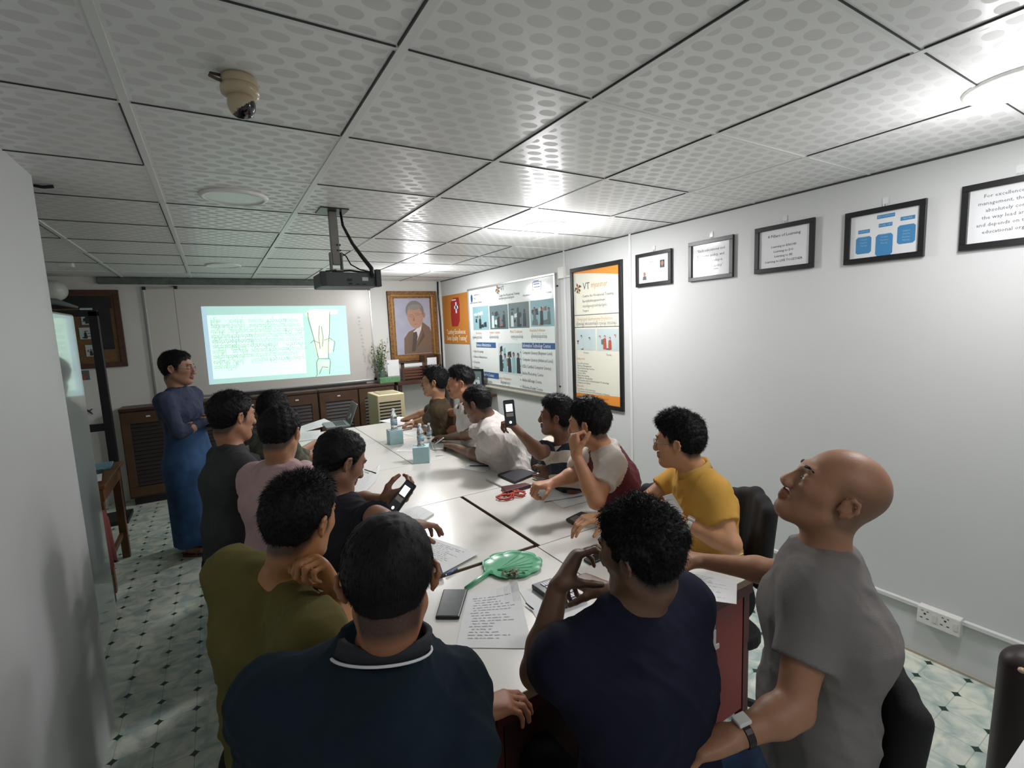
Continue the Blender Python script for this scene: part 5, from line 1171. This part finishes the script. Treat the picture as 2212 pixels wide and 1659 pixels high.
LABS = [(1,'stool under the man in the camouflage jacket'),(2,'stool under the man in the charcoal shirt'),(3,'stool under the man in the pink t-shirt'),(4,'stool under the man in the black t-shirt with a phone'),(5,'stool under the man in the olive green t-shirt'),(6,'stool under the man in the teal polo at the near end'),(7,'stool under the man in the navy t-shirt at the near end')]
for i, lab in LABS:
    r_, D = PEOPLE[i]; stool('dark square '+lab, D['pelvis'][0]+D['T'][0][0]*.13, D['pelvis'][1]+D['T'][0][1]*.13, math.degrees(math.atan2(D['T'][0][1],D['T'][0][0])), 'stools round the table', D['pelvis'][2]-.11)
for i, lab, zb in ((8,'black office chair under the bald man, cut by the bottom right of the photo',.90),(9,'black office chair behind the man in the mustard polo',.97),(10,'black office chair of the man in the raglan t-shirt',.88),(11,'black office chair of the man in the striped polo',.86),(12,'black office chair of the man in the white t-shirt',.90)):
    r_, D = PEOPLE[i]; yw = D['sit']; yr = math.radians(yw); office_chair(lab, D['pelvis'][0]+.13*math.cos(yr), D['pelvis'][1]+.13*math.sin(yr), yw, D['pelvis'][2]-.11, zb=zb)
r_, D = PEOPLE[13]; wood_chair('yellowish wooden chair with slatted back behind the man in the brown t-shirt', D['pelvis'][0], D['pelvis'][1], 165)
r_, D = PEOPLE[14]; wood_chair('yellowish wooden chair under the man with faded sides', D['pelvis'][0], D['pelvis'][1], 165)
# ------------------------------------------------------------------ things on the tables
PAPER = mat('sheet_white', 'dde0e0', .6, bump=.05, bscale=20)
def sheet(label, pts, z=ZT, curl=(0,0,0,0), name='paper_sheet', n=7, seed=0, ink=True, th=.0012, cat='paper', pm=None, group=None, bow=0, rows=12):
    P = [atz(px, py, z) if not isinstance(px, tuple) else np.array(px) for px, py in pts]
    G = np.zeros((n+1,n+1,3))
    for i in range(n+1):
        for j in range(n+1):
            u, v = i/n, j/n; p = P[0]*(1-u)*(1-v)+P[1]*u*(1-v)+P[2]*u*v+P[3]*(1-u)*v
            k = curl[0]*((1-u)*(1-v))**4+curl[1]*(u*(1-v))**4+curl[2]*(u*v)**4+curl[3]*((1-u)*v)**4+bow*math.sin(math.pi*u)*math.sin(math.pi*v)
            G[i,j] = [p[0],p[1],z+.0008+k]
    V = list(G.reshape(-1,3)); N_ = len(V); V += [v+np.array([0,0,th]) for v in V]; idx = lambda i, j: i*(n+1)+j
    fs = []
    up = np.cross(P[1]-P[0], P[3]-P[0])[2] > 0
    for i in range(n):
        for j in range(n):
            a = (idx(i,j), idx(i+1,j), idx(i+1,j+1), idx(i,j+1)); b = tuple(q+N_ for q in a); fs += [a[::-1] if up else a, b if up else b[::-1]]
    for i in range(n): fs += [(idx(i,0),idx(i,0)+N_,idx(i+1,0)+N_,idx(i+1,0)),(idx(i,n),idx(i+1,n),idx(i+1,n)+N_,idx(i,n)+N_),(idx(0,i),idx(0,i+1),idx(0,i+1)+N_,idx(0,i)+N_),(idx(n,i),idx(n,i)+N_,idx(n,i+1)+N_,idx(n,i+1))]
    t = thing(name, label, cat, ((P[0]+P[2])/2*[1,1,0]+np.array([0,0,z])), group)
    m = MB(); m.add(V, fs); m.build('page', pm or PAPER, t, smooth=False)
    if ink:
        r = random.Random(seed); m = MB()
        def S3(u, v):
            p = P[0]*(1-u)*(1-v)+P[1]*u*(1-v)+P[2]*u*v+P[3]*(1-u)*v
            i, j = min(int(u*n), n-1), min(int(v*n), n-1); fu, fv = u*n-i, v*n-j
            zz = G[i,j,2]*(1-fu)*(1-fv)+G[i+1,j,2]*fu*(1-fv)+G[i+1,j+1,2]*fu*fv+G[i,j+1,2]*(1-fu)*fv
            return (p[0], p[1], zz+th+.0008)
        for k in range(rows):
            v = .14+.76*k/rows; u = .12+.06*r.random()
            e = r.uniform(.45,.9)
            while u < e:
                l = min(r.uniform(.03,.10), e-u); dv = r.uniform(-.004,.004); m.add([S3(u,v+dv), S3(u+l,v-dv), S3(u+l,v-dv+.010), S3(u,v+dv+.010)], [(0,1,2,3)]); u += l+r.uniform(.012,.04)
        m.build('writing', mat('pencil_grey', 'a9adb0', .8), t)
    return t
sheet('large handwritten sheet in the foreground beside the black phone', [(1010,1282),(1118,1270),(1152,1402),(985,1400)], curl=(.0,.03,.0,.0), seed=1, rows=16)
sheet('sheet lying under the calculator by the navy t-shirt man\'s elbow', [(1122,1278),(1208,1262),(1345,1345),(1175,1362)], seed=2, ink=False)
sheet('printed sheet overhanging the near right table corner', [(1455,1222),(1592,1256),(1591,1306),(1415,1282)], seed=3, z=ZT+.001)
sheet('sheet under the bald man\'s reaching hand', [(1468,1160),(1606,1196),(1580,1210),(1440,1192)], seed=4, rows=5)
sheet('white sheet on the blue edged folder behind the teal polo man\'s head', [(935,1162),(1035,1196),(958,1238),(880,1195)], z=ZT+.008, seed=5)
tag(sheet('x',[(930,1175),(1010,1200),(950,1250),(860,1215)], ink=False, name='folder', th=.005, pm=mat('folder_blue','7f93b4',.5)), 'blue edged folder lying under a white sheet near the green fan', 'folder')
sheet('crumpled dark sleeve like pouch edge', [(905,1225),(950,1222),(958,1246),(895,1262)], z=ZT+.007, name='pouch', ink=False, th=.012, cat='pouch', pm=mat('pouch_mauve','4a3c45',.7)) ['label'] = 'dark mauve pouch beside the blue edged folder'
sheet('upper white sheet under the raglan man\'s writing hand', [(1160,1048),(1250,1046),(1262,1072),(1175,1084)], z=ZT+.003, curl=(0,.02,.01,0), seed=6, rows=8)
sheet('lower white sheet sticking out below the raglan man\'s pages', [(1140,1052),(1240,1050),(1275,1082),(1216,1098)], seed=7, rows=6)
sheet('loose sheet with a pen on it in front of the man in white', [(994,1012),(1032,990),(1100,993),(1045,1021)], seed=8, rows=6)
sheet('sheet under the nearer tissue box side, beside the pen hand', [(853,976),(880,956),(912,957),(898,976)], seed=9, rows=5)
sheet('notebook page under the white t-shirt man\'s pen', [(928,955),(992,955),(1002,970),(935,972)], z=ZT+.004, seed=10, rows=6, th=.004, name='open_notebook')['category'] = 'notebook'
sheet('white sheet at the far table end before the brown t-shirt man', [(818,910),(862,900),(905,906),(868,918)], seed=11, rows=5)
sheet('small sheet beneath the pointing hand with a watch', [(868,936),(900,931),(935,938),(905,946)], seed=12, rows=4)
sheet('page with a pen before the man in the black t-shirt', [(752,1048),(822,1010),(812,1040),(760,1092)], curl=(0,.03,0,0), z=ZT+.002, seed=13, rows=7)
sheet('booklet pages under the phone holder\'s hand', [(858,1108),(905,1095),(938,1112),(890,1142)], z=ZT+.001, seed=14, th=.008, name='booklet')['category'] = 'booklet'
sheet('white notebook before the man in the pink t-shirt', [(645,935),(692,930),(694,948),(640,955)], seed=15, th=.006, name='notebook')['category'] = 'notebook'
sheet('open booklet near the laptop on the far left table', [(640,925),(700,905),(722,915),(650,935)], seed=16, th=.004, name='booklet')['category'] = 'booklet'
# paper in the mustard polo man's hand
hp_ = [at(1432,1072,2.02), at(1452,1066,2.0), at(1476,1105,1.96), at(1462,1128,1.96)]
m = MB(); m.add([tuple(p) for p in hp_]+[tuple(p+camF*.002) for p in hp_], [(0,1,2,3),(7,6,5,4),(0,4,5,1),(1,5,6,2),(2,6,7,3),(3,7,4,0)]); tag(m.build('held_paper', PAPER), 'curled white paper held up by the man in the mustard polo', 'paper')
def slabobj(name, label, cat, pts, z, th, m, bevel=.003, group=None, extra=None):
    P = [atz(px, py, z+th) for px, py in pts]; t = thing(name, label, cat, tuple((P[0]+P[2])/2*[1,1,0]+np.array([0,0,z])), group)
    ctr = sum(P)/4; ms = MB(); up = np.cross(P[1]-P[0], P[3]-P[0])[2] > 0
    Pq = P if up else P[::-1]; ms.prism([(p[0],p[1]) for p in Pq], z+.0003, z+th); ms.build('body', m, t, bevel=bevel, seg=3); return t, P
def inset(P, k0, k1, v0=.0, v1=1.0):
    f = lambda u, v: P[0]*(1-u)*(1-v)+P[1]*u*(1-v)+P[2]*u*v+P[3]*(1-u)*v
    return [f(k0,v0), f(k1,v0), f(k1,v1), f(k0,v1)]
def plate(P, z, name, m, parent, th=.0006):
    ms = MB(); up = np.cross(P[1]-P[0], P[3]-P[0])[2] > 0; Q_ = P if up else P[::-1]; ms.prism([(p[0],p[1]) for p in Q_], z, z+th); return ms.build(name, m, parent)
PHB = mat('phone_black', '191d1f', .35); SCR = mat('screen_off', '0e1214', .08, spec=.7)
t, P = slabobj('phone', 'big black phone lying face up beside the foreground sheet', 'phone', [(958,1272),(1010,1272),(992,1332),(940,1332)], ZT, .012, PHB, .004); plate(inset(P,.06,.94,.04,.96), ZT+.012, 'screen', mat('screen_grey','2b3436',.25), t)
t, P = slabobj('phone', 'phone with a pale case under the fingertips near the navy t-shirt man\'s hair', 'phone', [(1222,1120),(1255,1104),(1283,1112),(1250,1136)], ZT, .014, mat('phone_case_dark','33302e',.4), .004); plate(inset(P,.1,.55,.15,.85), ZT+.014, 'back_panel', mat('phone_pale','9a938a',.4), t); plate(inset(P,.62,.95,.2,.8), ZT+.014, 'camera_panel', PHB, t)
t, P = slabobj('phone', 'small dark phone seen through the curled fingers of the navy t-shirt man', 'phone', [(1260,1206),(1285,1196),(1300,1206),(1276,1216)], ZT, .012, PHB, .003)
t, P = slabobj('planner', 'black covered planner lying on a white folder', 'notebook', [(1075,1024),(1118,1010),(1160,1020),(1112,1040)], ZT+.013, .016, mat('planner_black','2b2b30',.5), .002); m = MB(); c_ = P[0]*.9+P[1]*.1; m.tube([(c_[0],c_[1],ZT+.03),(c_[0],c_[1],ZT+.045)], .005, 8); m.build('ring', ALU, t)
t, P = slabobj('ring_folder', 'white folder with dark edge lying beneath the black planner', 'folder', [(1050,1034),(1130,1012),(1192,1030),(1106,1060)], ZT, .012, mat('folder_white','cfcfcb',.5), .002); plate(inset(P,.35,.9,.62,.95), ZT+.012, 'printed_strip', mat('sheet_tan','a89f90',.6), t)
t, P = slabobj('wallet', 'dark red wallet lying beside the red lanyard', 'wallet', [(1082,1050),(1135,1042),(1148,1046),(1092,1062)], ZT, .022, mat('wallet_red','4a1c20',.5), .006)
LAN = mat('lanyard_red', 'b83a22', .55); p = atz(1105,1072,ZT); r = random.Random(9); path = []
for i in range(46):
    a = i*.62; R_ = .035+.03*math.sin(i*.9); path.append((p[0]+R_*math.cos(a)*1.3+.02*math.sin(i*.31), p[1]+R_*math.sin(a), ZT+.006+.010*abs(math.sin(i*.77))))
t = thing('lanyard', 'tangled orange red lanyard cord on the table', 'lanyard', (p[0],p[1],ZT)); MB().tube(path, .0045, 6).build('cord', LAN, t, smooth=True); q0 = atz(1080,1072,ZT)
MB().tube([path[0], (q0[0],q0[1],ZT+.006), tuple(q0+np.array([-.03,-.01,.006]))], .006, 6).build('clip', ALU, t)
# green leaf-shaped fan with scraps
t = thing('hand_fan', 'translucent green leaf-shaped plastic fan holding a heap of scraps', 'fan', tuple(atz(1105,1225,ZT))); GR = mat('fan_green', '58bd8a', .3, trans=.25, spec=.5)
c_ = atz(1107,1222,ZT); ex = atz(1170,1222,ZT)-c_; ey = atz(1112,1196,ZT)-c_; pts = []
for i in range(72):
    a = 2*math.pi*i/72; s = .98+.10*abs(math.sin(a*4.5+.3))**.6-.03; pts.append((c_+ex*math.cos(a)*s*1.0+ey*math.sin(a)*s*1.05))
m = MB(); n_ = len(pts); rings = []
V = []; fs = []
for k, (s, z) in enumerate(((1.0,.010),(.93,.004),(.6,.0015),(.0,.0015))):
    V += [c_*(1-s)+p_*s+np.array([0,0,z-0+.0]) for p_ in pts]
for k in range(3): fs += [(k*n_+i, k*n_+(i+1)%n_, (k+1)*n_+(i+1)%n_, (k+1)*n_+i) for i in range(n_)]
V2 = [v+np.array([0,0,.0016]) for v in V]; N_ = len(V); m.add(V+V2, [f[::-1] for f in fs]+[tuple(i+N_ for i in f) for f in fs]+[(i,(i+1)%n_,N_+(i+1)%n_,N_+i) for i in range(n_)]); m.build('blade', GR, t, smooth=True)
a, b = atz(1060,1238,ZT), atz(1006,1275,ZT); MB().tube([tuple(a+[0,0,.006]), tuple((a+b)/2+[0,0,.008]), tuple(b+[0,0,.006])], [.012,.0095,.008], 8).build('handle', GR, t, smooth=True)
u_ = nrm(ex); v_ = nrm(ey); m = MB(); 
for k in range(7): 
    s = (k-3)*.28; m.tube([tuple(a*.7+c_*.3+np.array([0,0,.006])), tuple(c_+ex*.7*math.cos(s*1.4+.2)+ey*.8*math.sin(s*1.4+.2)+np.array([0,0,.0045]))], .0012, 4)
m.build('rib', GR, t)
sc = atz(1108,1240,ZT+.006); tt = thing('scrap_heap', 'small heap of grey green scraps on the green fan', 'scraps', tuple(sc)); r = random.Random(3); m = MB()
for i in range(46):
    a = r.uniform(0,6.28); R_ = r.uniform(0,.035); q = sc+np.array([R_*math.cos(a)*1.5, R_*math.sin(a), r.uniform(0,.014)]); m.mi = r.randrange(3); d1 = nrm([r.uniform(-1,1),r.uniform(-1,1),r.uniform(-.3,.5)])*.008; d2 = nrm(np.cross(d1,[r.random(),r.random(),1.2]))*.005; m.add([q-d1-d2,q+d1-d2,q+d1+d2,q-d1+d2,q+[0,0,.004]],[(0,1,2,3),(0,1,4),(1,2,4),(2,3,4),(3,0,4)])
o = m.build('scraps', [mat('scrap_grey','8a8a7c',.8), mat('scrap_olive','4d5a3c',.8), mat('scrap_tan','a39a82',.8)], tt); o['kind'] = 'stuff'
# calculator
t, P = slabobj('calculator', 'grey calculator with white keys by the navy t-shirt man\'s raised elbow', 'calculator', [(1148,1262),(1190,1248),(1268,1288),(1212,1308)], ZT+.003, .018, mat('calc_grey','3a3c46',.4), .003)
plate(inset(P,.04,.24,.1,.9), ZT+.021, 'display', mat('calc_display','6f7a70',.2), t); k_ = 0
for i in range(6):
    for j in range(5):
        plate(inset(P,.30+i*.112,.30+i*.112+.088,.10+j*.165,.10+j*.165+.125), ZT+.021, 'key', mat('calc_key','b9bbbf',.4), t, .003)
# tissue boxes, bottles
TEAL = mat('tissue_teal', '9fbfc4', .5, var=.04, vscale=20)
def tissue(label, quad_):
    A_, B_, D_ = quad_; t = thing('tissue_box', label, 'tissue box', tuple(atz(*A_,ZT)), 'cube tissue boxes'); p0, p1, p2 = atz(*A_,ZT), atz(*B_,ZT), atz(*D_,ZT)
    ux = nrm((p1-p0)*[1,1,0]); w_ = .118; uy = np.array([-ux[1],ux[0],0]); m = MB(); m.fr(tuple(p0), ux, uy, (0,0,1)); m.box((0,0,.0006),(w_,w_,.122)); m.build('carton', TEAL, t, bevel=.003)
    m = MB(); m.fr(tuple(p0), ux, uy, (0,0,1)); m.disc(w_/2, w_/2, .035, .022, .1226); m.build('opening', mat('tissue_hole','5b7f88',.7), t); return p0+ux*w_/2+uy*w_/2
b1 = tissue('pale teal tissue box with a bottle on top, the nearer of two', ((893,1003),(932,1000),(882,990))); b2 = tissue('pale teal tissue box with a bottle on top, the farther of two', ((843,962),(870,958),(835,952)))
def bottle(label, x, y, z, hgt=.19):
    t = thing('water_bottle', label, 'bottle', (x,y,z), 'clear water bottles'); s = hgt/.2; r = .031
    prof = [(0,.001),(.027,.001),(.030,.006),(.030,.03),(.0275,.036),(.030,.042),(.030,.09),(.0275,.096),(.030,.102),(.029,.125),(.018,.158),(.013,.168),(.013,.182)]
    MB().fr((x,y,z)).lathe([(a*s,b*s) for a, b in prof], n=20).build('bottle_body', mat('pet_clear','e8f2f4',.04,trans=.92,spec=.6), t, smooth=True)
    MB().fr((x,y,z)).lathe([(.0305*s,.050*s),(.0308*s,.085*s)], n=20).build('bottle_label', mat('bottle_label','9fc0d0',.4,trans=.3), t, smooth=True); MB().fr((x,y,z)).lathe([(.0148*s,.172*s),(.0148*s,.190*s),(.012*s,.192*s),(0,.192*s)], n=16).build('cap', mat('cap_white','dfe3e6',.35), t)
bottle('clear water bottle standing on the nearer tissue box', b1[0], b1[1], ZT+.123, .17); bottle('clear water bottle standing on the farther tissue box', b2[0], b2[1], ZT+.123, .19)
p = atz(928,948,ZT); bottle('clear small bottle standing by the wrist with the watch', p[0], p[1], ZT, .15)
# pens
def pen(label, a, b, z, col='2a2c34', w_=.0042):
    p0 = a if len(a) == 3 else atz(*a, z+.005); p1 = b if len(b) == 3 else atz(*b, z+.005); t = thing('pen', label, 'pen', tuple((p0+p1)/2)); d = p1-p0
    MB().tube([tuple(p0+d*.08), tuple(p1)], w_, 8).build('barrel', mat('pen_'+col, col, .3), t, smooth=True); MB().tube([tuple(p0), tuple(p0+d*.08)], [.001,w_], 8).build('tip', ALU, t, smooth=True); return t
pen('black pen lying on the loose sheet in front of the man in white', (1012,1006), (1058,1006), ZT+.003)
pen('dark pen on the page before the black t-shirt man', (786,1014), (812,1022), ZT+.006)
pen('slim dark pen lying on the sheet under the calculator', (1135,1302), (1152,1316), ZT+.003, w_=.0025)
pen('blue pen lying along the folder edge near the fan', (962,1243), (988,1229), ZT+.002, '4a6a9a')
pen('dark pen on the far sheet near the brown t-shirt man', (856,922), (874,918), ZT+.002)
pen('black pen by the pointing fingers', (868,930), (890,926), ZT+.001)
pen('black marker pen lying by the navy t-shirt man\'s free hand', (1237,1255), (1310,1283), ZT+.004, '17181c', .006)
a = atz(936,962,.775); b = atz(958,946,.88); pen('white pen in the hand of the man in the white t-shirt', a, b, 0, 'd5d8dc', .0055)
p = atz(950,985,ZT); m = MB().fr(tuple(p)); m.tube([(-.03,.01,.004),(0,0,.010),(.03,.005,.004)], .006, 6); tag(m.build('paper_scrap', PAPER), 'tiny crumpled scrap on the table beside the nearer tissue box', 'scrap')
# phones held up
def held(label, c, up_, right_, w_=.060, h_=.14, bright=True):
    c = np.array(c); up_ = nrm(up_); right_ = nrm(right_-up_*(right_@up_)); n = np.cross(right_, up_); t = thing('phone', label, 'phone', tuple(c))
    fr = lambda: MB().fr(tuple(c), right_, up_, n)
    fr().rbox((-w_/2,-h_/2,-.0045),(w_/2,h_/2,.0045), .008).build('body', PHB, t, bevel=.001)
    fr().rbox((-w_/2+.004,-h_/2+.006,.0045),(w_/2-.004,h_/2-.006,.0050), .005).build('screen', mat('screen_dim','2b3032',.2,emit=.25), t)
    m = fr(); m.rect(-w_*.30,h_*.05,w_*.30,h_*.34,.0053); m.build('screen_picture', mat('screen_white','e8ecec',.3,emit=1.3), t)
    m = fr(); m.mi = 0; m.rect(-w_*.32,-h_*.14,w_*.32,.0,.0053); m.mat(1).disc(0,-h_*.36,w_*.12,z=.0054); m.build('screen_icons', [mat('screen_mid','777068',.4,emit=.3), mat('screen_white','e8ecec',.3,emit=1.3)], t); return t
held('phone lifted by the man in the striped polo, its screen showing the slide', at(1101,892,2.60), camU*.97-camR*.10+camF*.1, camR*.9+camU*.1)
held('phone held low over the table by the man in the black t-shirt', at(867,1074,1.80), camU*.75+camR*.52+camF*.25, camR*.7-camU*.45-camF*.55, .052, .13)
# laptop at the far left
t = thing('laptop', 'open laptop with stickers on the far left table, screen seen edge-on', 'laptop', tuple(atz(735,915,ZT))); p0, p1 = atz(702,925,ZT), atz(765,915,ZT)
ux = nrm((atz(770,918,ZT)-atz(715,925,ZT))*[1,1,0]); uy = np.array([-ux[1],ux[0],0]); base = atz(705,928,ZT)
m = MB(); m.fr(tuple(base), ux, uy, (0,0,1)); m.rbox((0,0,.001),(.24,.33,.018), .012); m.build('base', mat('laptop_silver','9a9fa3',.35,metal=.4), t)
m = MB(); m.fr(tuple(base), ux, uy, (0,0,1))
for i in range(5):
    for j in range(12): m.box((.10+i*.022,.03+j*.0228,.018),(.118+i*.022,.048+j*.0228,.0195))
m.build('keyboard', BLK, t)
m = MB(); hg = base+ux*.24; ln = nrm(ux*.38+np.array([0,0,.92])); nn = np.cross(uy, ln); m.fr(tuple(hg+np.array([0,0,.018])), uy, ln, nrm(np.cross(uy, ln))); m.rbox((0,0,-.004),(.33,.225,.004), .01); l_ = m.build('lid', mat('laptop_lid','7c8184',.35,metal=.4), t)
m = MB(); m.fr(tuple(hg+np.array([0,0,.018])), uy, ln, nrm(np.cross(uy, ln))); m.mi = 0
for k, (a, b, s) in enumerate(((.05,.15,.025),(.12,.08,.03),(.22,.16,.028),(.27,.07,.022),(.18,.05,.02))): m.mat(k%3); m.disc(a, b, s, z=.0046, n=10); m.disc(a, b, s, z=-.0046, n=10)
m.build('sticker', [mat('sticker_tan','a3875c',.6), mat('sticker_white','d0d3d2',.6), mat('sticker_red','8a3d34',.6)], l_)
# ------------------------------------------------------------------ left side table and its load
WT = mat('wood_honey', '6e4a26', .45, col2='5a3a1e', vscale=8)
t = thing('wooden_table', 'small worn wooden table at left, beside the refrigerator, loaded with papers', 'table', (-.88,3.3,0)); x0, x1, y0, y1, zt = -1.20, -.57, 2.95, 3.72, .78
MB().box((x0,y0,zt-.025),(x1,y1,zt)).build('top', WT, t, bevel=.004); MB().box((x0+.04,y0+.04,zt-.12),(x1-.02,y1-.04,zt-.025)).build('apron', WT, t)
for x in (x0+.03,x1-.075):
    for y in (y0+.03,y1-.08): MB().box((x,y,0),(x+.05,y+.05,zt-.12)).build('leg', WT, t, bevel=.003)
MB().box((x1-.07,y0+.06,.18),(x1-.05,y1-.06,.22)).build('stretcher', WT, t)
def onleft(name, label, cat, a, b, z, th, m_, rot=0, bevel=.002):
    c = ((a[0]+b[0])/2,(a[1]+b[1])/2,z); m = MB(); r_ = math.radians(rot); m.fr(c, (math.cos(r_),math.sin(r_),0), (-math.sin(r_),math.cos(r_),0), (0,0,1)); w_, h_ = (b[0]-a[0])/2, (b[1]-a[1])/2; m.box((-w_,-h_,.0004),(w_,h_,th)); return tag(m.build(name, m_, bevel=bevel, origin=c), label, cat)
onleft('blue_folder', 'light blue folder at the far edge of the left wooden table', 'folder', (-1.15,3.45), (-.62,3.70), zt, .012, mat('folder_cyan','5b8aa0',.5,col2='7a9daa',vscale=12), 4)
onleft('tray_box', 'shallow dark box of oddments on the left wooden table', 'box', (-1.0,3.12), (-.66,3.40), zt, .03, mat('oddments_dark','20262c',.6,col2='39434a',vscale=25), -12)
onleft('paper_sheet', 'white sheet curling over the front edge of the left wooden table', 'paper', (-1.15,2.93), (-.60,3.16), zt+.031, .002, PAPER, 8)
t = thing('draped_stool', 'low dark stool with a dusty red cloth before the left wooden table', 'stool', (-.75,2.68,0))
for x in (-.92,-.60):
    for y in (2.52,2.84): MB().box((x-.02,y-.02,0),(x+.02,y+.02,.60)).build('leg', mat('stool_darkwood','2c1a17',.5), t)
MB().box((-.95,2.49,.60),(-.57,2.87,.63)).build('seat', mat('stool_darkwood','2c1a17',.5), t, bevel=.004)
m = MB(); n = 14; V = []
for i in range(n+1):
    y = 2.50+.35*i/n
    for x, z in ((-.90,.634),(-.575,.636),(-.560+.008*math.sin(i*1.7),.60),(-.552+.014*math.sin(i*1.7),.30+.03*math.sin(i*.8))): V.append((x,y,z))
m.add(V, [(i*4+j,i*4+j+1,(i+1)*4+j+1,(i+1)*4+j) for i in range(n) for j in range(3)]); o = m.build('cloth', mat('cloth_dustyred','6e3434',.9,bump=.3,bscale=80), t, smooth=True); sm = o.modifiers.new('t','SOLIDIFY'); sm.thickness = .004; sm.offset = 1
# keys hanging at the table end, right-edge things
p = aty(1541,1385,-.16); t = thing('key_bunch', 'white key tags hanging on the red table panel beside the bald man', 'keys', tuple(p)); MB().fr(tuple(p),(1,0,0),(0,0,1),(0,-1,0)).box((-.008,-.015,.0),(.008,.045,.006)).box((-.006,-.035,.0),(.028,-.017,.006)).build('tag', mat('key_tag','c9c5c2',.4), t, bevel=.001); MB().fr(tuple(p),(1,0,0),(0,0,1),(0,-1,0)).tube([(0,.045,.003),(.004,.06,.003),(0,.075,.003)], .002, 6).build('ring', ALU, t)
p = at(2222,1450,1.55); t = thing('handbag', 'dark rounded bag cut off by the right edge of the photo', 'bag', (p[0],p[1],0)); F_ = Field(); F_.cone((p[0],p[1],.0+.03),(p[0],p[1],p[2]+.02),.07,.06,.04,wide=(np.array(camR),1.3)); F_.cut((0,0,.002),(0,0,-1)); V, Q = F_.mesh(.008); mesh_obj('bag_body', V, Q, mat('bag_dark','1f1413',.5), t); q = at(2208,1448,1.42); MB().ell(tuple(q),(.010,.010,.008),10,6).build('clasp', mat('clasp_pale','b39a80',.3), t, smooth=True)
q = [atz(px,py,.62) for px, py in ((2168,1662),(2216,1590),(2330,1640),(2270,1760))]; t = thing('white_side_table', 'corner of a white table at the bottom right of the photo', 'table', (float(sum(p[0] for p in q)/4),float(sum(p[1] for p in q)/4),0))
m = MB(); up = np.cross(q[1]-q[0], q[3]-q[0])[2] > 0; Q_ = q if up else q[::-1]; m.prism([(p[0],p[1]) for p in Q_], .60, .62); m.build('top', mat('white_laminate','cfd2cf',.4), t, bevel=.002)
cq = sum(q)/4
for p in q: pp_ = p*.8+cq*.2; MB().box((pp_[0]-.012,pp_[1]-.012,0),(pp_[0]+.012,pp_[1]+.012,.60)).build('leg', STEEL, t)
